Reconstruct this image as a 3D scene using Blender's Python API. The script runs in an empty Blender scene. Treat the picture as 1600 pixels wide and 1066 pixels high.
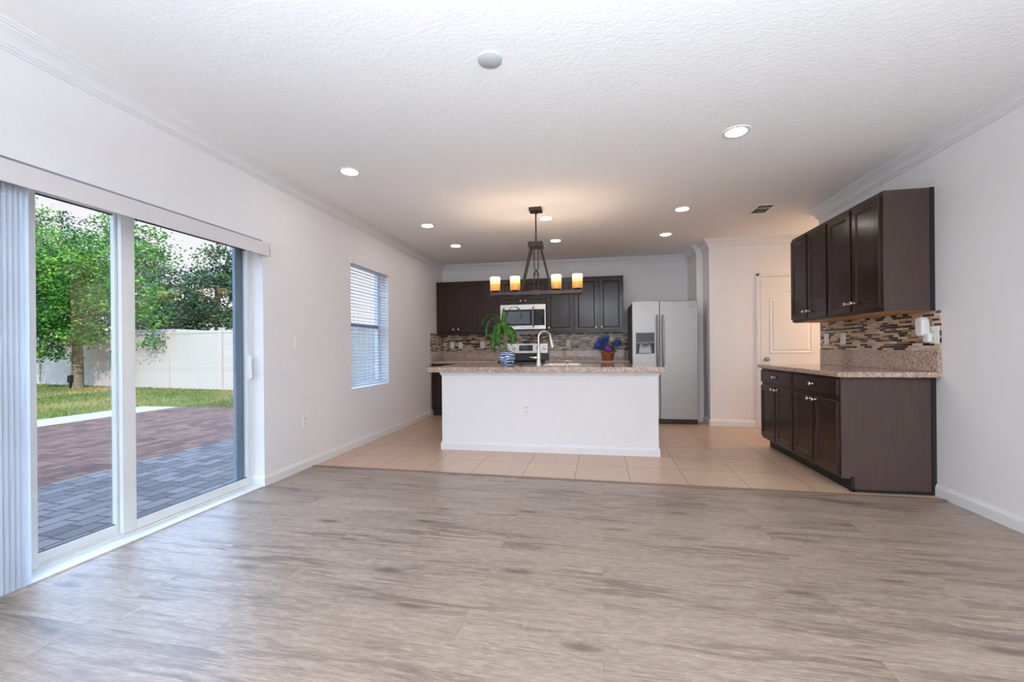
import bpy, bmesh, math, random
from mathutils import Vector, Matrix
random.seed(7)
S = bpy.context.scene
COL = S.collection
PI = math.pi

# ------------------------------------------------------------------ camera
F_PX, YAW, ROLL, CAM_H = 671.15, 0.1840, 0.0088, 1.1159
cam_d = bpy.data.cameras.new('camera'); cam = bpy.data.objects.new('camera', cam_d); COL.objects.link(cam)
cam_d.sensor_fit = 'HORIZONTAL'; cam_d.sensor_width = 36.0
cam_d.lens = F_PX / 1600 * 36.0
cam_d.shift_y = 12.05 / 1600
cam_d.clip_start = 0.05; cam_d.clip_end = 300
_c, _s = math.cos(YAW), math.sin(YAW)
R0, U0, FW = Vector((_c, _s, 0)), Vector((0, 0, 1)), Vector((-_s, _c, 0))
RR = R0 * math.cos(ROLL) - U0 * math.sin(ROLL)
UU = R0 * math.sin(ROLL) + U0 * math.cos(ROLL)
M = Matrix.Identity(4)
for i in range(3):
    M[i][0], M[i][1], M[i][2] = RR[i], UU[i], -FW[i]
M[2][3] = CAM_H
cam.matrix_world = M
S.camera = cam

# ------------------------------------------------------------------ view, sky, sun, fill and hall lamps
vs = S.view_settings
S.display_settings.display_device = 'sRGB'
vs.view_transform = 'Standard'; vs.look = 'None'; vs.gamma = 1.0; vs.use_curve_mapping = False
vs.exposure = 0.0
S.cycles.use_denoising = True
S.cycles.max_bounces = 10; S.cycles.diffuse_bounces = 6; S.cycles.glossy_bounces = 5
S.cycles.transparent_max_bounces = 16; S.cycles.sample_clamp_indirect = 6.0
S.cycles.caustics_reflective = False; S.cycles.caustics_refractive = False

world = bpy.data.worlds.new('sky'); S.world = world; world.use_nodes = True
nt = world.node_tree; nt.nodes.clear()
out = nt.nodes.new('ShaderNodeOutputWorld'); bg = nt.nodes.new('ShaderNodeBackground')
tc = nt.nodes.new('ShaderNodeTexCoord'); sp = nt.nodes.new('ShaderNodeSeparateXYZ')
rp = nt.nodes.new('ShaderNodeValToRGB')
nt.links.new(tc.outputs['Generated'], sp.inputs[0]); nt.links.new(sp.outputs['Z'], rp.inputs['Fac'])
e = rp.color_ramp.elements
e[0].position = 0.0; e[0].color = (1.08, 1.06, 1.09, 1)
e[1].position = 0.95; e[1].color = (1.2, 1.8, 3.0, 1)
for p_, c_ in ((0.235, (1.08, 1.06, 1.09, 1)), (0.36, (3.8, 5.6, 8.6, 1)), (0.62, (3.8, 5.6, 8.6, 1))):
    m_ = e.new(p_); m_.color = c_
nt.links.new(rp.outputs['Color'], bg.inputs['Color']); bg.inputs['Strength'].default_value = 1.0
nt.links.new(bg.outputs[0], out.inputs['Surface'])


def add_light(name, typ, loc, energy, color, **kw):
    d = bpy.data.lights.new(name, typ); d.energy = energy; d.color = color
    for k, v in kw.items(): setattr(d, k, v)
    o = bpy.data.objects.new(name, d); o.location = loc; COL.objects.link(o)
    return o


def aim(o, direction):
    o.rotation_euler = Vector(direction).to_track_quat('-Z', 'Y').to_euler()


sun = add_light('sun', 'SUN', (0, -10, 30), 5.5, (1.0, 0.95, 0.86), angle=math.radians(0.6))
aim(sun, (-1.07, 1.45, -1.0))
# unseen fill panel added behind the camera to brighten the room
rear = add_light('rear_fill', 'AREA', (0.2, -3.02, 1.45), 75, (0.78, 0.90, 1.0), shape='RECTANGLE', size=4.0, size_y=2.0)
aim(rear, (0.0, 1.0, 0.3))
# added fill lamp behind the camera, bounced off the ceiling
bounce = add_light('bounce_fill', 'AREA', (0.2, -1.9, 1.2), 570, (0.76, 0.89, 1.0), shape='DISK', size=0.9, spread=math.radians(125))
aim(bounce, (0.0, 0.35, 1.0))
# ceiling lamp in the hallway round the corner
hall = add_light('hallway_lamp', 'AREA', (3.75, 5.92, 2.45), 26, (1.0, 0.72, 0.46), shape='DISK', size=0.3)

# ------------------------------------------------------------------ measurements
XL, XR, YB, ZC = -2.667, 2.500, 7.463, 2.630
YP = 6.489                       # wall with the pantry door
YF = -3.0                        # wall behind the camera
WT = 0.20                        # outer wall thickness


# ------------------------------------------------------------------ materials
def lin(c):
    c = c / 255.0
    return c / 12.92 if c <= 0.04045 else ((c + 0.055) / 1.055) ** 2.4


def rgb(r, g, b): return (lin(r), lin(g), lin(b), 1.0)


class NT:
    def __init__(s, name):
        s.m = bpy.data.materials.new(name); s.m.use_nodes = True
        s.t = s.m.node_tree; s.b = s.t.nodes['Principled BSDF']; s.o = s.t.nodes['Material Output']

    def n(s, typ, **kw):
        x = s.t.nodes.new(typ)
        for k, v in kw.items():
            if hasattr(x, k) and not (k in x.inputs): setattr(x, k, v)
        return x

    def l(s, a, b): s.t.links.new(a, b)

    def coords(s, scale=(1, 1, 1), rot=(0, 0, 0), loc=(0, 0, 0), kind='Object'):
        a = s.n('ShaderNodeTexCoord'); mp = s.n('ShaderNodeMapping')
        mp.inputs['Scale'].default_value = scale; mp.inputs['Rotation'].default_value = rot; mp.inputs['Location'].default_value = loc
        s.l(a.outputs[kind], mp.inputs['Vector']); return mp.outputs['Vector']

    def noise(s, vec, scale, detail=4, rough=0.55, dist=0.0):
        x = s.n('ShaderNodeTexNoise'); s.l(vec, x.inputs['Vector'])
        x.inputs['Scale'].default_value = scale; x.inputs['Detail'].default_value = detail
        x.inputs['Roughness'].default_value = rough; x.inputs['Distortion'].default_value = dist
        return x.outputs['Fac']

    def ramp(s, fac, stops, const=False):
        x = s.n('ShaderNodeValToRGB'); s.l(fac, x.inputs['Fac'])
        cr = x.color_ramp
        if const: cr.interpolation = 'CONSTANT'
        el = cr.elements
        el[0].position, el[0].color = stops[0]; el[1].position, el[1].color = stops[-1]
        for p, c in stops[1:-1]:
            y = el.new(p); y.color = c
        return x.outputs['Color']

    def mix(s, fac, a, b, mode='MIX'):
        x = s.n('ShaderNodeMix'); x.data_type = 'RGBA'; x.blend_type = mode
        for sock, v in ((x.inputs[0], fac), (x.inputs[6], a), (x.inputs[7], b)):
            if isinstance(v, (int, float)): sock.default_value = v
            elif isinstance(v, tuple): sock.default_value = v
            else: s.l(v, sock)
        return x.outputs[2]

    def math(s, op, a, b=None):
        x = s.n('ShaderNodeMath'); x.operation = op
        for sock, v in ((x.inputs[0], a), (x.inputs[1], b)):
            if v is None: continue
            if isinstance(v, (int, float)): sock.default_value = v
            else: s.l(v, sock)
        return x.outputs[0]

    def bump(s, h, strength=0.2, dist=0.01):
        x = s.n('ShaderNodeBump'); s.l(h, x.inputs['Height'])
        x.inputs['Strength'].default_value = strength; x.inputs['Distance'].default_value = dist
        s.l(x.outputs['Normal'], s.b.inputs['Normal'])

    def base(s, v):
        if isinstance(v, tuple): s.b.inputs['Base Color'].default_value = v
        else: s.l(v, s.b.inputs['Base Color'])

    def set(s, **kw):
        for k, v in kw.items():
            k = k.replace('_', ' ')
            if isinstance(v, (int, float, tuple)): s.b.inputs[k].default_value = v
            else: s.l(v, s.b.inputs[k])
        return s


def plain(name, col, rough=0.5, metal=0.0, spec=0.5, var=0.04, scale=14.0, bump=0.0, bscale=200.0):
    """a painted / moulded surface with a slight procedural variation"""
    k = NT(name)
    v = k.coords()
    f = k.noise(v, scale, 3)
    a = tuple(max(0, c * (1 - var)) for c in col[:3]) + (1,)
    b = tuple(min(1, c * (1 + var)) for c in col[:3]) + (1,)
    k.base(k.ramp(f, [(0.3, a), (0.7, b)]))
    k.set(Roughness=rough, Metallic=metal, Specular_IOR_Level=spec)
    if bump: k.bump(k.noise(v, bscale, 3), bump, 0.004)
    return k.m


MT = {}
MT['wall'] = plain('wall_paint', rgb(235, 233, 235), 0.6, spec=0.25, var=0.008, bump=0.12, bscale=55)
k = NT('ceiling_texture')
k.base(rgb(246, 245, 245)); k.set(Roughness=0.85, Specular_IOR_Level=0.1)
k.bump(k.ramp(k.noise(k.coords(scale=(1, 1.5, 1)), 34, 4, 0.6, 0.5), [(0.42, (0, 0, 0, 1)), (0.6, (1, 1, 1, 1))]), 0.16, 0.005)
MT['ceiling'] = k.m
MT['trim'] = plain('trim_paint', rgb(230, 229, 231), 0.35, spec=0.4, var=0.006)
MT['valance'] = plain('valance_vinyl', rgb(218, 214, 216), 0.4, var=0.01)
MT['white'] = plain('white_plastic', rgb(236, 235, 234), 0.35, var=0.01)
MT['frame'] = plain('white_aluminium', rgb(226, 228, 228), 0.35, var=0.02)
MT['frame_grey'] = plain('blue_grey_frame', rgb(120, 136, 152), 0.45, var=0.05)  # blue-grey tone for the jamb stile and the meeting rail
MT['gasket'] = plain('dark_gasket', rgb(45, 55, 62), 0.6)
MT['dark_bronze'] = plain('dark_bronze', rgb(62, 52, 47), 0.42, metal=0.55, var=0.12, scale=40)
MT['steel_dark'] = plain('dark_grey_steel', rgb(82, 82, 84), 0.45, metal=0.3)
MT['black'] = plain('black_plastic', rgb(20, 20, 22), 0.25)
MT['black_glass'] = plain('black_glass', rgb(16, 17, 20), 0.08, spec=0.35)
MT['nickel'] = plain('brushed_nickel', rgb(214, 205, 196), 0.26, metal=1.0)
MT['fridge_handle'] = plain('satin_grey_handle', rgb(150, 152, 156), 0.38, metal=0.7)
MT['chrome'] = plain('bright_chrome', rgb(225, 222, 218), 0.14, metal=1.0)
MT['grey_plastic'] = plain('grey_plastic', rgb(168, 170, 174), 0.4)
MT['disc'] = plain('pale_grey_cover', rgb(196, 198, 200), 0.6, var=0.03, scale=300)
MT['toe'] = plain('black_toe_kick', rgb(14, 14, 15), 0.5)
MT['porcelain'] = plain('white_porcelain', rgb(240, 238, 236), 0.12)
MT['terracotta'] = plain('terracotta', rgb(172, 92, 52), 0.55, var=0.1, scale=60)
MT['raw_wood'] = None
MT['trunk'] = plain('tree_bark', rgb(104, 90, 72), 0.9, var=0.35, scale=20, bump=0.6, bscale=30)
MT['roof'] = plain('shadow_block_stucco', rgb(214, 208, 198), 0.8)
MT['vinyl'] = plain('white_vinyl', rgb(166, 156, 146), 0.45, var=0.01)

# laminate planks (grain along X)
k = NT('oak_laminate')
v = k.coords(rot=(0, 0, math.radians(1.2)))
br = k.n('ShaderNodeTexBrick'); k.l(v, br.inputs['Vector'])
br.offset = 0.37; br.offset_frequency = 2
for nm, val in (('Scale', 1.0), ('Mortar Size', 0.0012), ('Brick Width', 1.52), ('Row Height', 0.195), ('Bias', 0.0), ('Mortar Smooth', 0.1)):
    br.inputs[nm].default_value = val
br.inputs['Color1'].default_value = (0, 0, 0, 1); br.inputs['Color2'].default_value = (1, 1, 1, 1); br.inputs['Mortar'].default_value = (0.2, 0.2, 0.2, 1)
sepc = k.n('ShaderNodeSeparateColor'); k.l(br.outputs['Color'], sepc.inputs[0])
rnd = sepc.outputs[0]
off = k.n('ShaderNodeCombineXYZ'); k.l(k.math('MULTIPLY', rnd, 37.0), off.inputs[0]); k.l(k.math('MULTIPLY', rnd, 11.0), off.inputs[1])
va = k.n('ShaderNodeVectorMath'); va.operation = 'ADD'; k.l(v, va.inputs[0]); k.l(off.outputs[0], va.inputs[1])


def stretch(sx, sy):
    q = k.n('ShaderNodeMapping'); q.inputs['Scale'].default_value = (sx, sy, 1); k.l(va.outputs[0], q.inputs['Vector']); return q.outputs['Vector']


# the grain bends round the knots
vo = k.n('ShaderNodeTexVoronoi'); vo.feature = 'F1'; k.l(stretch(1.0, 3.4), vo.inputs['Vector']); vo.inputs['Scale'].default_value = 1.5
kn_wide = k.ramp(vo.outputs['Distance'], [(0.0, (1, 1, 1, 1)), (0.16, (0.35, 0.35, 0.35, 1)), (0.42, (0, 0, 0, 1))])
knot = k.ramp(vo.outputs['Distance'], [(0.0, (1, 1, 1, 1)), (0.07, (0.75, 0.75, 0.75, 1)), (0.15, (0, 0, 0, 1))])
wn = k.noise(stretch(1.6, 5.0), 1.2, 3, 0.5)
wof = k.n('ShaderNodeCombineXYZ')
k.l(k.math('ADD', k.math('MULTIPLY', wn, 0.05), k.math('MULTIPLY', kn_wide, 0.05)), wof.inputs[1])
vb_ = k.n('ShaderNodeVectorMath'); vb_.operation = 'ADD'; k.l(va.outputs[0], vb_.inputs[0]); k.l(wof.outputs[0], vb_.inputs[1])


def bent(sx, sy):
    q = k.n('ShaderNodeMapping'); q.inputs['Scale'].default_value = (sx, sy, 1); k.l(vb_.outputs[0], q.inputs['Vector']); return q.outputs['Vector']


g1 = k.noise(bent(0.9, 7), 1.5, 5, 0.62, 0.8)           # broad figure
g2 = k.noise(bent(5.0, 80), 2.4, 8, 0.7, 0.4)            # fine grain
g3 = k.noise(bent(1.3, 15), 1.7, 7, 0.66, 1.0)           # dark streaks
g4 = k.noise(stretch(30, 6), 1.6, 4, 0.6, 0.6)           # saw marks across the grain
g5 = k.noise(stretch(1.2, 3), 1.3, 2, 0.5)
g6 = k.noise(stretch(0.9, 3.6), 1.0, 2, 0.5, 0.3)        # where the dark heartwood lies
g7 = k.noise(bent(9, 30), 2.0, 5, 0.7)                   # mottling
c0 = k.ramp(g1, [(0.28, rgb(126, 108, 97)), (0.42, rgb(152, 134, 122)), (0.56, rgb(167, 149, 136)), (0.74, rgb(188, 171, 158))])
c1 = k.mix(0.52, c0, k.ramp(g2, [(0.32, rgb(84, 70, 62)), (0.46, rgb(148, 130, 118)), (0.55, rgb(168, 151, 139)), (0.68, rgb(208, 193, 180))]))
c1 = k.mix(0.30, c1, k.ramp(g7, [(0.34, rgb(104, 88, 79)), (0.5, rgb(158, 140, 128)), (0.68, rgb(204, 188, 175))]))
heart = k.math('MULTIPLY', k.ramp(g3, [(0.46, (0, 0, 0, 1)), (0.56, (0.6, 0.6, 0.6, 1)), (0.70, (0.95, 0.95, 0.95, 1))]), k.ramp(g6, [(0.42, (0.10, 0.10, 0.10, 1)), (0.58, (1, 1, 1, 1))]))
c2 = k.mix(heart, c1, rgb(92, 77, 70))
saw = k.math('MULTIPLY', k.ramp(g4, [(0.60, (0, 0, 0, 1)), (0.70, (1, 1, 1, 1))]), k.ramp(g5, [(0.50, (0, 0, 0, 1)), (0.64, (0.4, 0.4, 0.4, 1))]))
c2 = k.mix(saw, c2, rgb(206, 190, 176))
g8 = k.noise(bent(2.6, 150), 2.0, 6, 0.7, 0.5)           # open pores
c2 = k.mix(k.ramp(g8, [(0.57, (0, 0, 0, 1)), (0.66, (0.8, 0.8, 0.8, 1))]), c2, rgb(78, 63, 55))
c2 = k.mix(k.ramp(g8, [(0.34, (0.4, 0.4, 0.4, 1)), (0.42, (0, 0, 0, 1))]), c2, rgb(204, 188, 172))
c2 = k.mix(k.math('MULTIPLY', kn_wide, 0.45), c2, rgb(112, 96, 88))
c3 = k.mix(k.math('MULTIPLY', knot, 0.8), c2, rgb(74, 62, 58))
tone = k.ramp(rnd, [(0.0, (0.94, 0.92, 0.90, 1)), (0.5, (0.99, 0.97, 0.945, 1)), (1.0, (1.05, 1.03, 1.0, 1))])
c4 = k.mix(1.0, c3, tone, 'MULTIPLY')
c5 = k.mix(k.math('MULTIPLY', br.outputs['Fac'], 0.3), c4, rgb(92, 80, 74))
c5 = k.mix(1.0, c5, (0.87, 0.86, 0.84, 1), 'MULTIPLY')
k.base(c5)
k.set(Roughness=k.ramp(g2, [(0.2, (0.40, 0.40, 0.40, 1)), (0.8, (0.33, 0.33, 0.33, 1))]), Specular_IOR_Level=0.5)
k.bump(k.math('ADD', g2, k.math('MULTIPLY', br.outputs['Fac'], -1.5)), 0.16, 0.003)
MT['laminate'] = k.m

# beige floor tiles 0.46 m
k = NT('beige_floor_tile')
v = k.coords(rot=(0, 0, math.radians(1.3)), loc=(-0.22 + 0.46 * 20, -3.66 + 0.455 * 20 - 0.04, 0))
br = k.n('ShaderNodeTexBrick'); k.l(v, br.inputs['Vector']); br.offset = 0.0; br.squash = 1.0
for nm, val in (('Scale', 1.0), ('Mortar Size', 0.0035), ('Brick Width', 0.46), ('Row Height', 0.455), ('Mortar Smooth', 0.2)): br.inputs[nm].default_value = val
br.inputs['Color1'].default_value = rgb(198, 168, 143); br.inputs['Color2'].default_value = rgb(190, 160, 135); br.inputs['Mortar'].default_value = rgb(122, 98, 82)
n1 = k.noise(k.coords(), 9, 5)
k.base(k.mix(0.5, br.outputs['Color'], k.mix(1.0, br.outputs['Color'], k.ramp(n1, [(0.3, (0.85, 0.84, 0.82, 1)), (0.7, (1.06, 1.06, 1.06, 1))]), 'MULTIPLY')))
k.set(Roughness=0.3, Specular_IOR_Level=0.45); k.bump(k.math('SUBTRACT', 1.0, br.outputs['Fac']), 0.25, 0.003)
MT['tile'] = k.m

# granite
k = NT('speckled_granite')
v = k.coords()
vo = k.n('ShaderNodeTexVoronoi'); k.l(v, vo.inputs['Vector']); vo.inputs['Scale'].default_value = 120
sc = k.n('ShaderNodeSeparateColor'); k.l(vo.outputs['Color'], sc.inputs[0])
spk = k.ramp(sc.outputs[0], [(0.0, rgb(92, 72, 62)), (0.12, rgb(142, 116, 102)), (0.34, rgb(172, 146, 130)), (0.62, rgb(196, 172, 156)), (0.86, rgb(216, 198, 184))], True)
n1 = k.noise(v, 42, 4)
k.base(k.mix(0.45, spk, k.ramp(n1, [(0.3, rgb(128, 104, 92)), (0.5, rgb(176, 150, 134)), (0.7, rgb(204, 184, 170))])))
k.set(Roughness=0.07, Specular_IOR_Level=0.5)
MT['granite'] = k.m


def mosaic(name, axis):
    k = NT(name)
    a = k.n('ShaderNodeTexCoord'); sx = k.n('ShaderNodeSeparateXYZ'); k.l(a.outputs['Object'], sx.inputs[0])
    cb = k.n('ShaderNodeCombineXYZ'); k.l(sx.outputs[axis], cb.inputs[0]); k.l(sx.outputs['Z'], cb.inputs[1])
    mp = k.n('ShaderNodeMapping'); k.l(cb.outputs[0], mp.inputs['Vector']); mp.inputs['Location'].default_value = (20, 20, 0)

    def bricks(w, h, sq):
        br = k.n('ShaderNodeTexBrick'); k.l(mp.outputs['Vector'], br.inputs['Vector'])
        br.offset = 0.43; br.offset_frequency = 2; br.squash = sq; br.squash_frequency = 3
        for nm, val in (('Scale', 1.0), ('Mortar Size', 0.0011), ('Brick Width', w), ('Row Height', h), ('Mortar Smooth', 0.1)): br.inputs[nm].default_value = val
        br.inputs['Color1'].default_value = (0, 0, 0, 1); br.inputs['Color2'].default_value = (1, 1, 1, 1); br.inputs['Mortar'].default_value = (0.5, 0.5, 0.5, 1)
        return br
    br = bricks(0.112, 0.0182, 0.62)
    s1 = k.n('ShaderNodeSeparateColor'); k.l(br.outputs['Color'], s1.inputs[0])
    col = k.ramp(s1.outputs[0], [(0.0, rgb(44, 30, 26)), (0.23, rgb(78, 58, 48)), (0.31, rgb(196, 170, 140)), (0.58, rgb(206, 184, 154)), (0.74, rgb(182, 154, 124)), (0.85, rgb(126, 100, 84)), (0.95, rgb(214, 204, 192))], True)
    k.base(k.mix(br.outputs['Fac'], col, rgb(176, 156, 136)))
    k.set(Roughness=0.14, Specular_IOR_Level=0.3)
    k.bump(k.math('SUBTRACT', 1.0, br.outputs['Fac']), 0.3, 0.002)
    return k.m


MT['mosaic_x'] = mosaic('glass_mosaic', 'X'); MT['mosaic_y'] = mosaic('glass_mosaic_side', 'Y')


def wood(name, c_dark, c_mid, c_light, rough, vertical=True, spec=0.5, bump=0.05):
    k = NT(name)
    v = k.coords(scale=(16, 16, 1.6) if vertical else (2, 16, 16))
    n1 = k.noise(v, 2.2, 5, 0.6, 0.4)
    k.base(k.ramp(n1, [(0.25, c_dark), (0.5, c_mid), (0.75, c_light)]))
    k.set(Roughness=rough, Specular_IOR_Level=spec); k.bump(n1, bump, 0.003)
    return k.m


MT['espresso'] = wood('espresso_wood', rgb(40, 27, 22), rgb(48, 34, 28), rgb(58, 42, 35), 0.20, spec=0.30, bump=0.05)
MT['espresso_side'] = wood('espresso_side_panel', rgb(66, 52, 48), rgb(70, 55, 51), rgb(74, 58, 53), 0.42, spec=0.35, bump=0.02)
MT['raw_wood'] = wood('raw_birch', rgb(176, 126, 78), rgb(194, 144, 94), rgb(208, 160, 108), 0.5, vertical=False)

k = NT('stainless_steel')
n1 = k.noise(k.coords(scale=(3, 3, 220)), 2.0, 3)
k.base(k.ramp(n1, [(0.3, rgb(156, 152, 149)), (0.7, rgb(168, 164, 161))])); k.set(Metallic=1.0, Roughness=0.42); k.bump(n1, 0.02, 0.001)
MT['steel'] = k.m

MT['steel_bright'] = plain('polished_stainless', rgb(206, 198, 192), 0.3, metal=1.0, var=0.03)
k = NT('blue_striped_glaze')
wv = k.n('ShaderNodeTexWave'); wv.bands_direction = 'Z'; k.l(k.coords(scale=(0.5, 0.5, 1)), wv.inputs['Vector'])
for nm, val in (('Scale', 11.0), ('Distortion', 7.0), ('Detail', 2.0), ('Detail Scale', 2.0)): wv.inputs[nm].default_value = val
k.base(k.ramp(wv.outputs['Fac'], [(0.0, rgb(30, 74, 128)), (0.5, rgb(58, 116, 174)), (0.74, rgb(96, 152, 202)), (0.84, rgb(214, 228, 240)), (1.0, rgb(236, 242, 246))])); k.set(Roughness=0.15)
MT['glaze'] = k.m


def leafy(name, cols, scale, trans=0.35):
    k = NT(name)
    c = k.ramp(k.noise(k.coords(), scale, 3), [(0.3, cols[0]), (0.5, cols[1]), (0.7, cols[2])])
    k.base(c); k.set(Roughness=0.5, Specular_IOR_Level=0.3)
    tr = k.n('ShaderNodeBsdfTranslucent'); k.l(c, tr.inputs['Color'])
    mx = k.n('ShaderNodeMixShader'); mx.inputs[0].default_value = trans
    k.l(k.b.outputs[0], mx.inputs[1]); k.l(tr.outputs[0], mx.inputs[2]); k.l(mx.outputs[0], k.o.inputs['Surface'])
    return k.m


MT['plant_leaf'] = leafy('houseplant_leaf', [rgb(26, 70, 14), rgb(48, 104, 22), rgb(92, 148, 46)], 18, 0.2)
MT['tree_leaf'] = leafy('tree_leaf', [rgb(26, 60, 22), rgb(56, 106, 30), rgb(122, 166, 50)], 1.3, 0.18)
MT['dark_leaf'] = leafy('dark_tree_leaf', [rgb(26, 46, 34), rgb(46, 72, 42), rgb(92, 112, 54)], 0.9, 0.15)
MT['grass'] = leafy('grass_blade', [rgb(64, 98, 30), rgb(110, 112, 52), rgb(158, 136, 90)], 0.55, 0.3)
MT['petal_blue'] = leafy('blue_petal', [rgb(40, 62, 130), rgb(62, 92, 168), rgb(98, 132, 196)], 60, 0.2)
MT['petal_purple'] = leafy('purple_petal', [rgb(120, 50, 150), rgb(150, 78, 178), rgb(178, 112, 200)], 60, 0.2)
MT['petal_cream'] = leafy('cream_petal', [rgb(208, 204, 150), rgb(226, 224, 184), rgb(238, 236, 210)], 60, 0.2)
MT['vane'] = leafy('blind_vane', [rgb(226, 232, 240), rgb(230, 236, 244), rgb(234, 240, 247)], 3, 0.55)
MT['slat'] = leafy('blind_slat', [rgb(236, 238, 242), rgb(238, 240, 244), rgb(240, 242, 246)], 3, 0.5)

k = NT('lawn')
v = k.coords()
k.base(k.mix(0.5, k.ramp(k.noise(v, 0.7, 4), [(0.35, rgb(72, 104, 36)), (0.5, rgb(104, 116, 54)), (0.65, rgb(146, 130, 84))]),
             k.ramp(k.noise(v, 26, 5), [(0.3, rgb(56, 76, 28)), (0.7, rgb(132, 130, 72))])))
k.set(Roughness=0.95, Specular_IOR_Level=0.1); k.bump(k.noise(v, 60, 4), 0.8, 0.05)
MT['lawn'] = k.m


def paver(name, ca, cb_, cm):
    k = NT(name)
    v = k.coords(rot=(0, 0, math.radians(90)))
    br = k.n('ShaderNodeTexBrick'); k.l(v, br.inputs['Vector']); br.offset = 0.5; br.squash = 0.66; br.squash_frequency = 3
    for nm, val in (('Scale', 1.0), ('Mortar Size', 0.008), ('Brick Width', 0.26), ('Row Height', 0.135), ('Mortar Smooth', 0.2)): br.inputs[nm].default_value = val
    br.inputs['Color1'].default_value = ca; br.inputs['Color2'].default_value = cb_; br.inputs['Mortar'].default_value = cm
    k.base(k.mix(0.15, br.outputs['Color'], k.ramp(k.noise(k.coords(), 3.0, 4), [(0.3, ca), (0.7, cb_)])))
    k.set(Roughness=0.8, Specular_IOR_Level=0.2); k.bump(k.math('SUBTRACT', 1.0, br.outputs['Fac']), 0.5, 0.01)
    return k.m


MT['paver_grey'] = paver('grey_pavers', rgb(80, 72, 70), rgb(120, 110, 106), rgb(38, 35, 34))
MT['paver_brown'] = paver('brown_pavers', rgb(82, 52, 42), rgb(132, 92, 72), rgb(42, 32, 28))

k = NT('clear_glass')
lw = k.n('ShaderNodeLayerWeight'); lw.inputs['Blend'].default_value = 0.5
fres = k.math('ADD', 0.035, k.math('MULTIPLY', 0.9, k.math('POWER', lw.outputs['Facing'], 5.0)))
tr = k.n('ShaderNodeBsdfTransparent'); tr.inputs['Color'].default_value = (0.955, 0.965, 0.965, 1)
gl = k.n('ShaderNodeBsdfGlossy'); gl.inputs['Roughness'].default_value = 0.0
mx = k.n('ShaderNodeMixShader'); k.l(fres, mx.inputs[0]); k.l(tr.outputs[0], mx.inputs[1]); k.l(gl.outputs[0], mx.inputs[2]); k.l(mx.outputs[0], k.o.inputs['Surface'])
MT['glass'] = k.m

k = NT('lamp_lens')
k.base((1, 1, 1, 1)); k.set(Emission_Color=(1.0, 0.96, 0.92, 1), Emission_Strength=58.0)
MT['lens'] = k.m
k = NT('amber_glass_shade')
sz = k.n('ShaderNodeSeparateXYZ'); k.l(k.coords(), sz.inputs[0])
# height above the lamp cup: the bulb sits in the upper half of the glass
hgt = k.math('DIVIDE', k.math('SUBTRACT', sz.outputs['Z'], -0.875), 0.15)
MT['_shade_h'] = None
col = k.ramp(hgt, [(0.0, rgb(196, 116, 30)), (0.4, rgb(238, 172, 62)), (0.62, rgb(255, 222, 140)), (0.85, rgb(255, 240, 196))])
stv = k.ramp(hgt, [(0.0, (0.55, 0.55, 0.55, 1)), (0.42, (0.8, 0.8, 0.8, 1)), (0.62, (1.8, 1.8, 1.8, 1)), (1.0, (2.6, 2.6, 2.6, 1))])
k.base(rgb(200, 150, 80)); k.set(Roughness=0.3, Emission_Color=col, Emission_Strength=stv)
MT['shade'] = k.m
k = NT('bulb_glow'); k.base((1, 1, 1, 1)); k.set(Emission_Color=(1.0, 0.62, 0.28, 1), Emission_Strength=10.0)
MT['bulb'] = k.m


# ------------------------------------------------------------------ mesh builders
def tag(o, label=None, cat=None, group=None, kind=None):
    if label: o['label'] = label
    if cat: o['category'] = cat
    if group: o['group'] = group
    if kind: o['kind'] = kind
    return o


def thing(name, loc, label, cat, group=None, kind=None):
    o = bpy.data.objects.new(name, None); o.empty_display_size = 0.1
    o.location = loc; COL.objects.link(o)
    return tag(o, label, cat, group, kind)


def wloc(o):
    v = Vector(o.location)
    while o.parent: o = o.parent; v = v + Vector(o.location)
    return v


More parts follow.
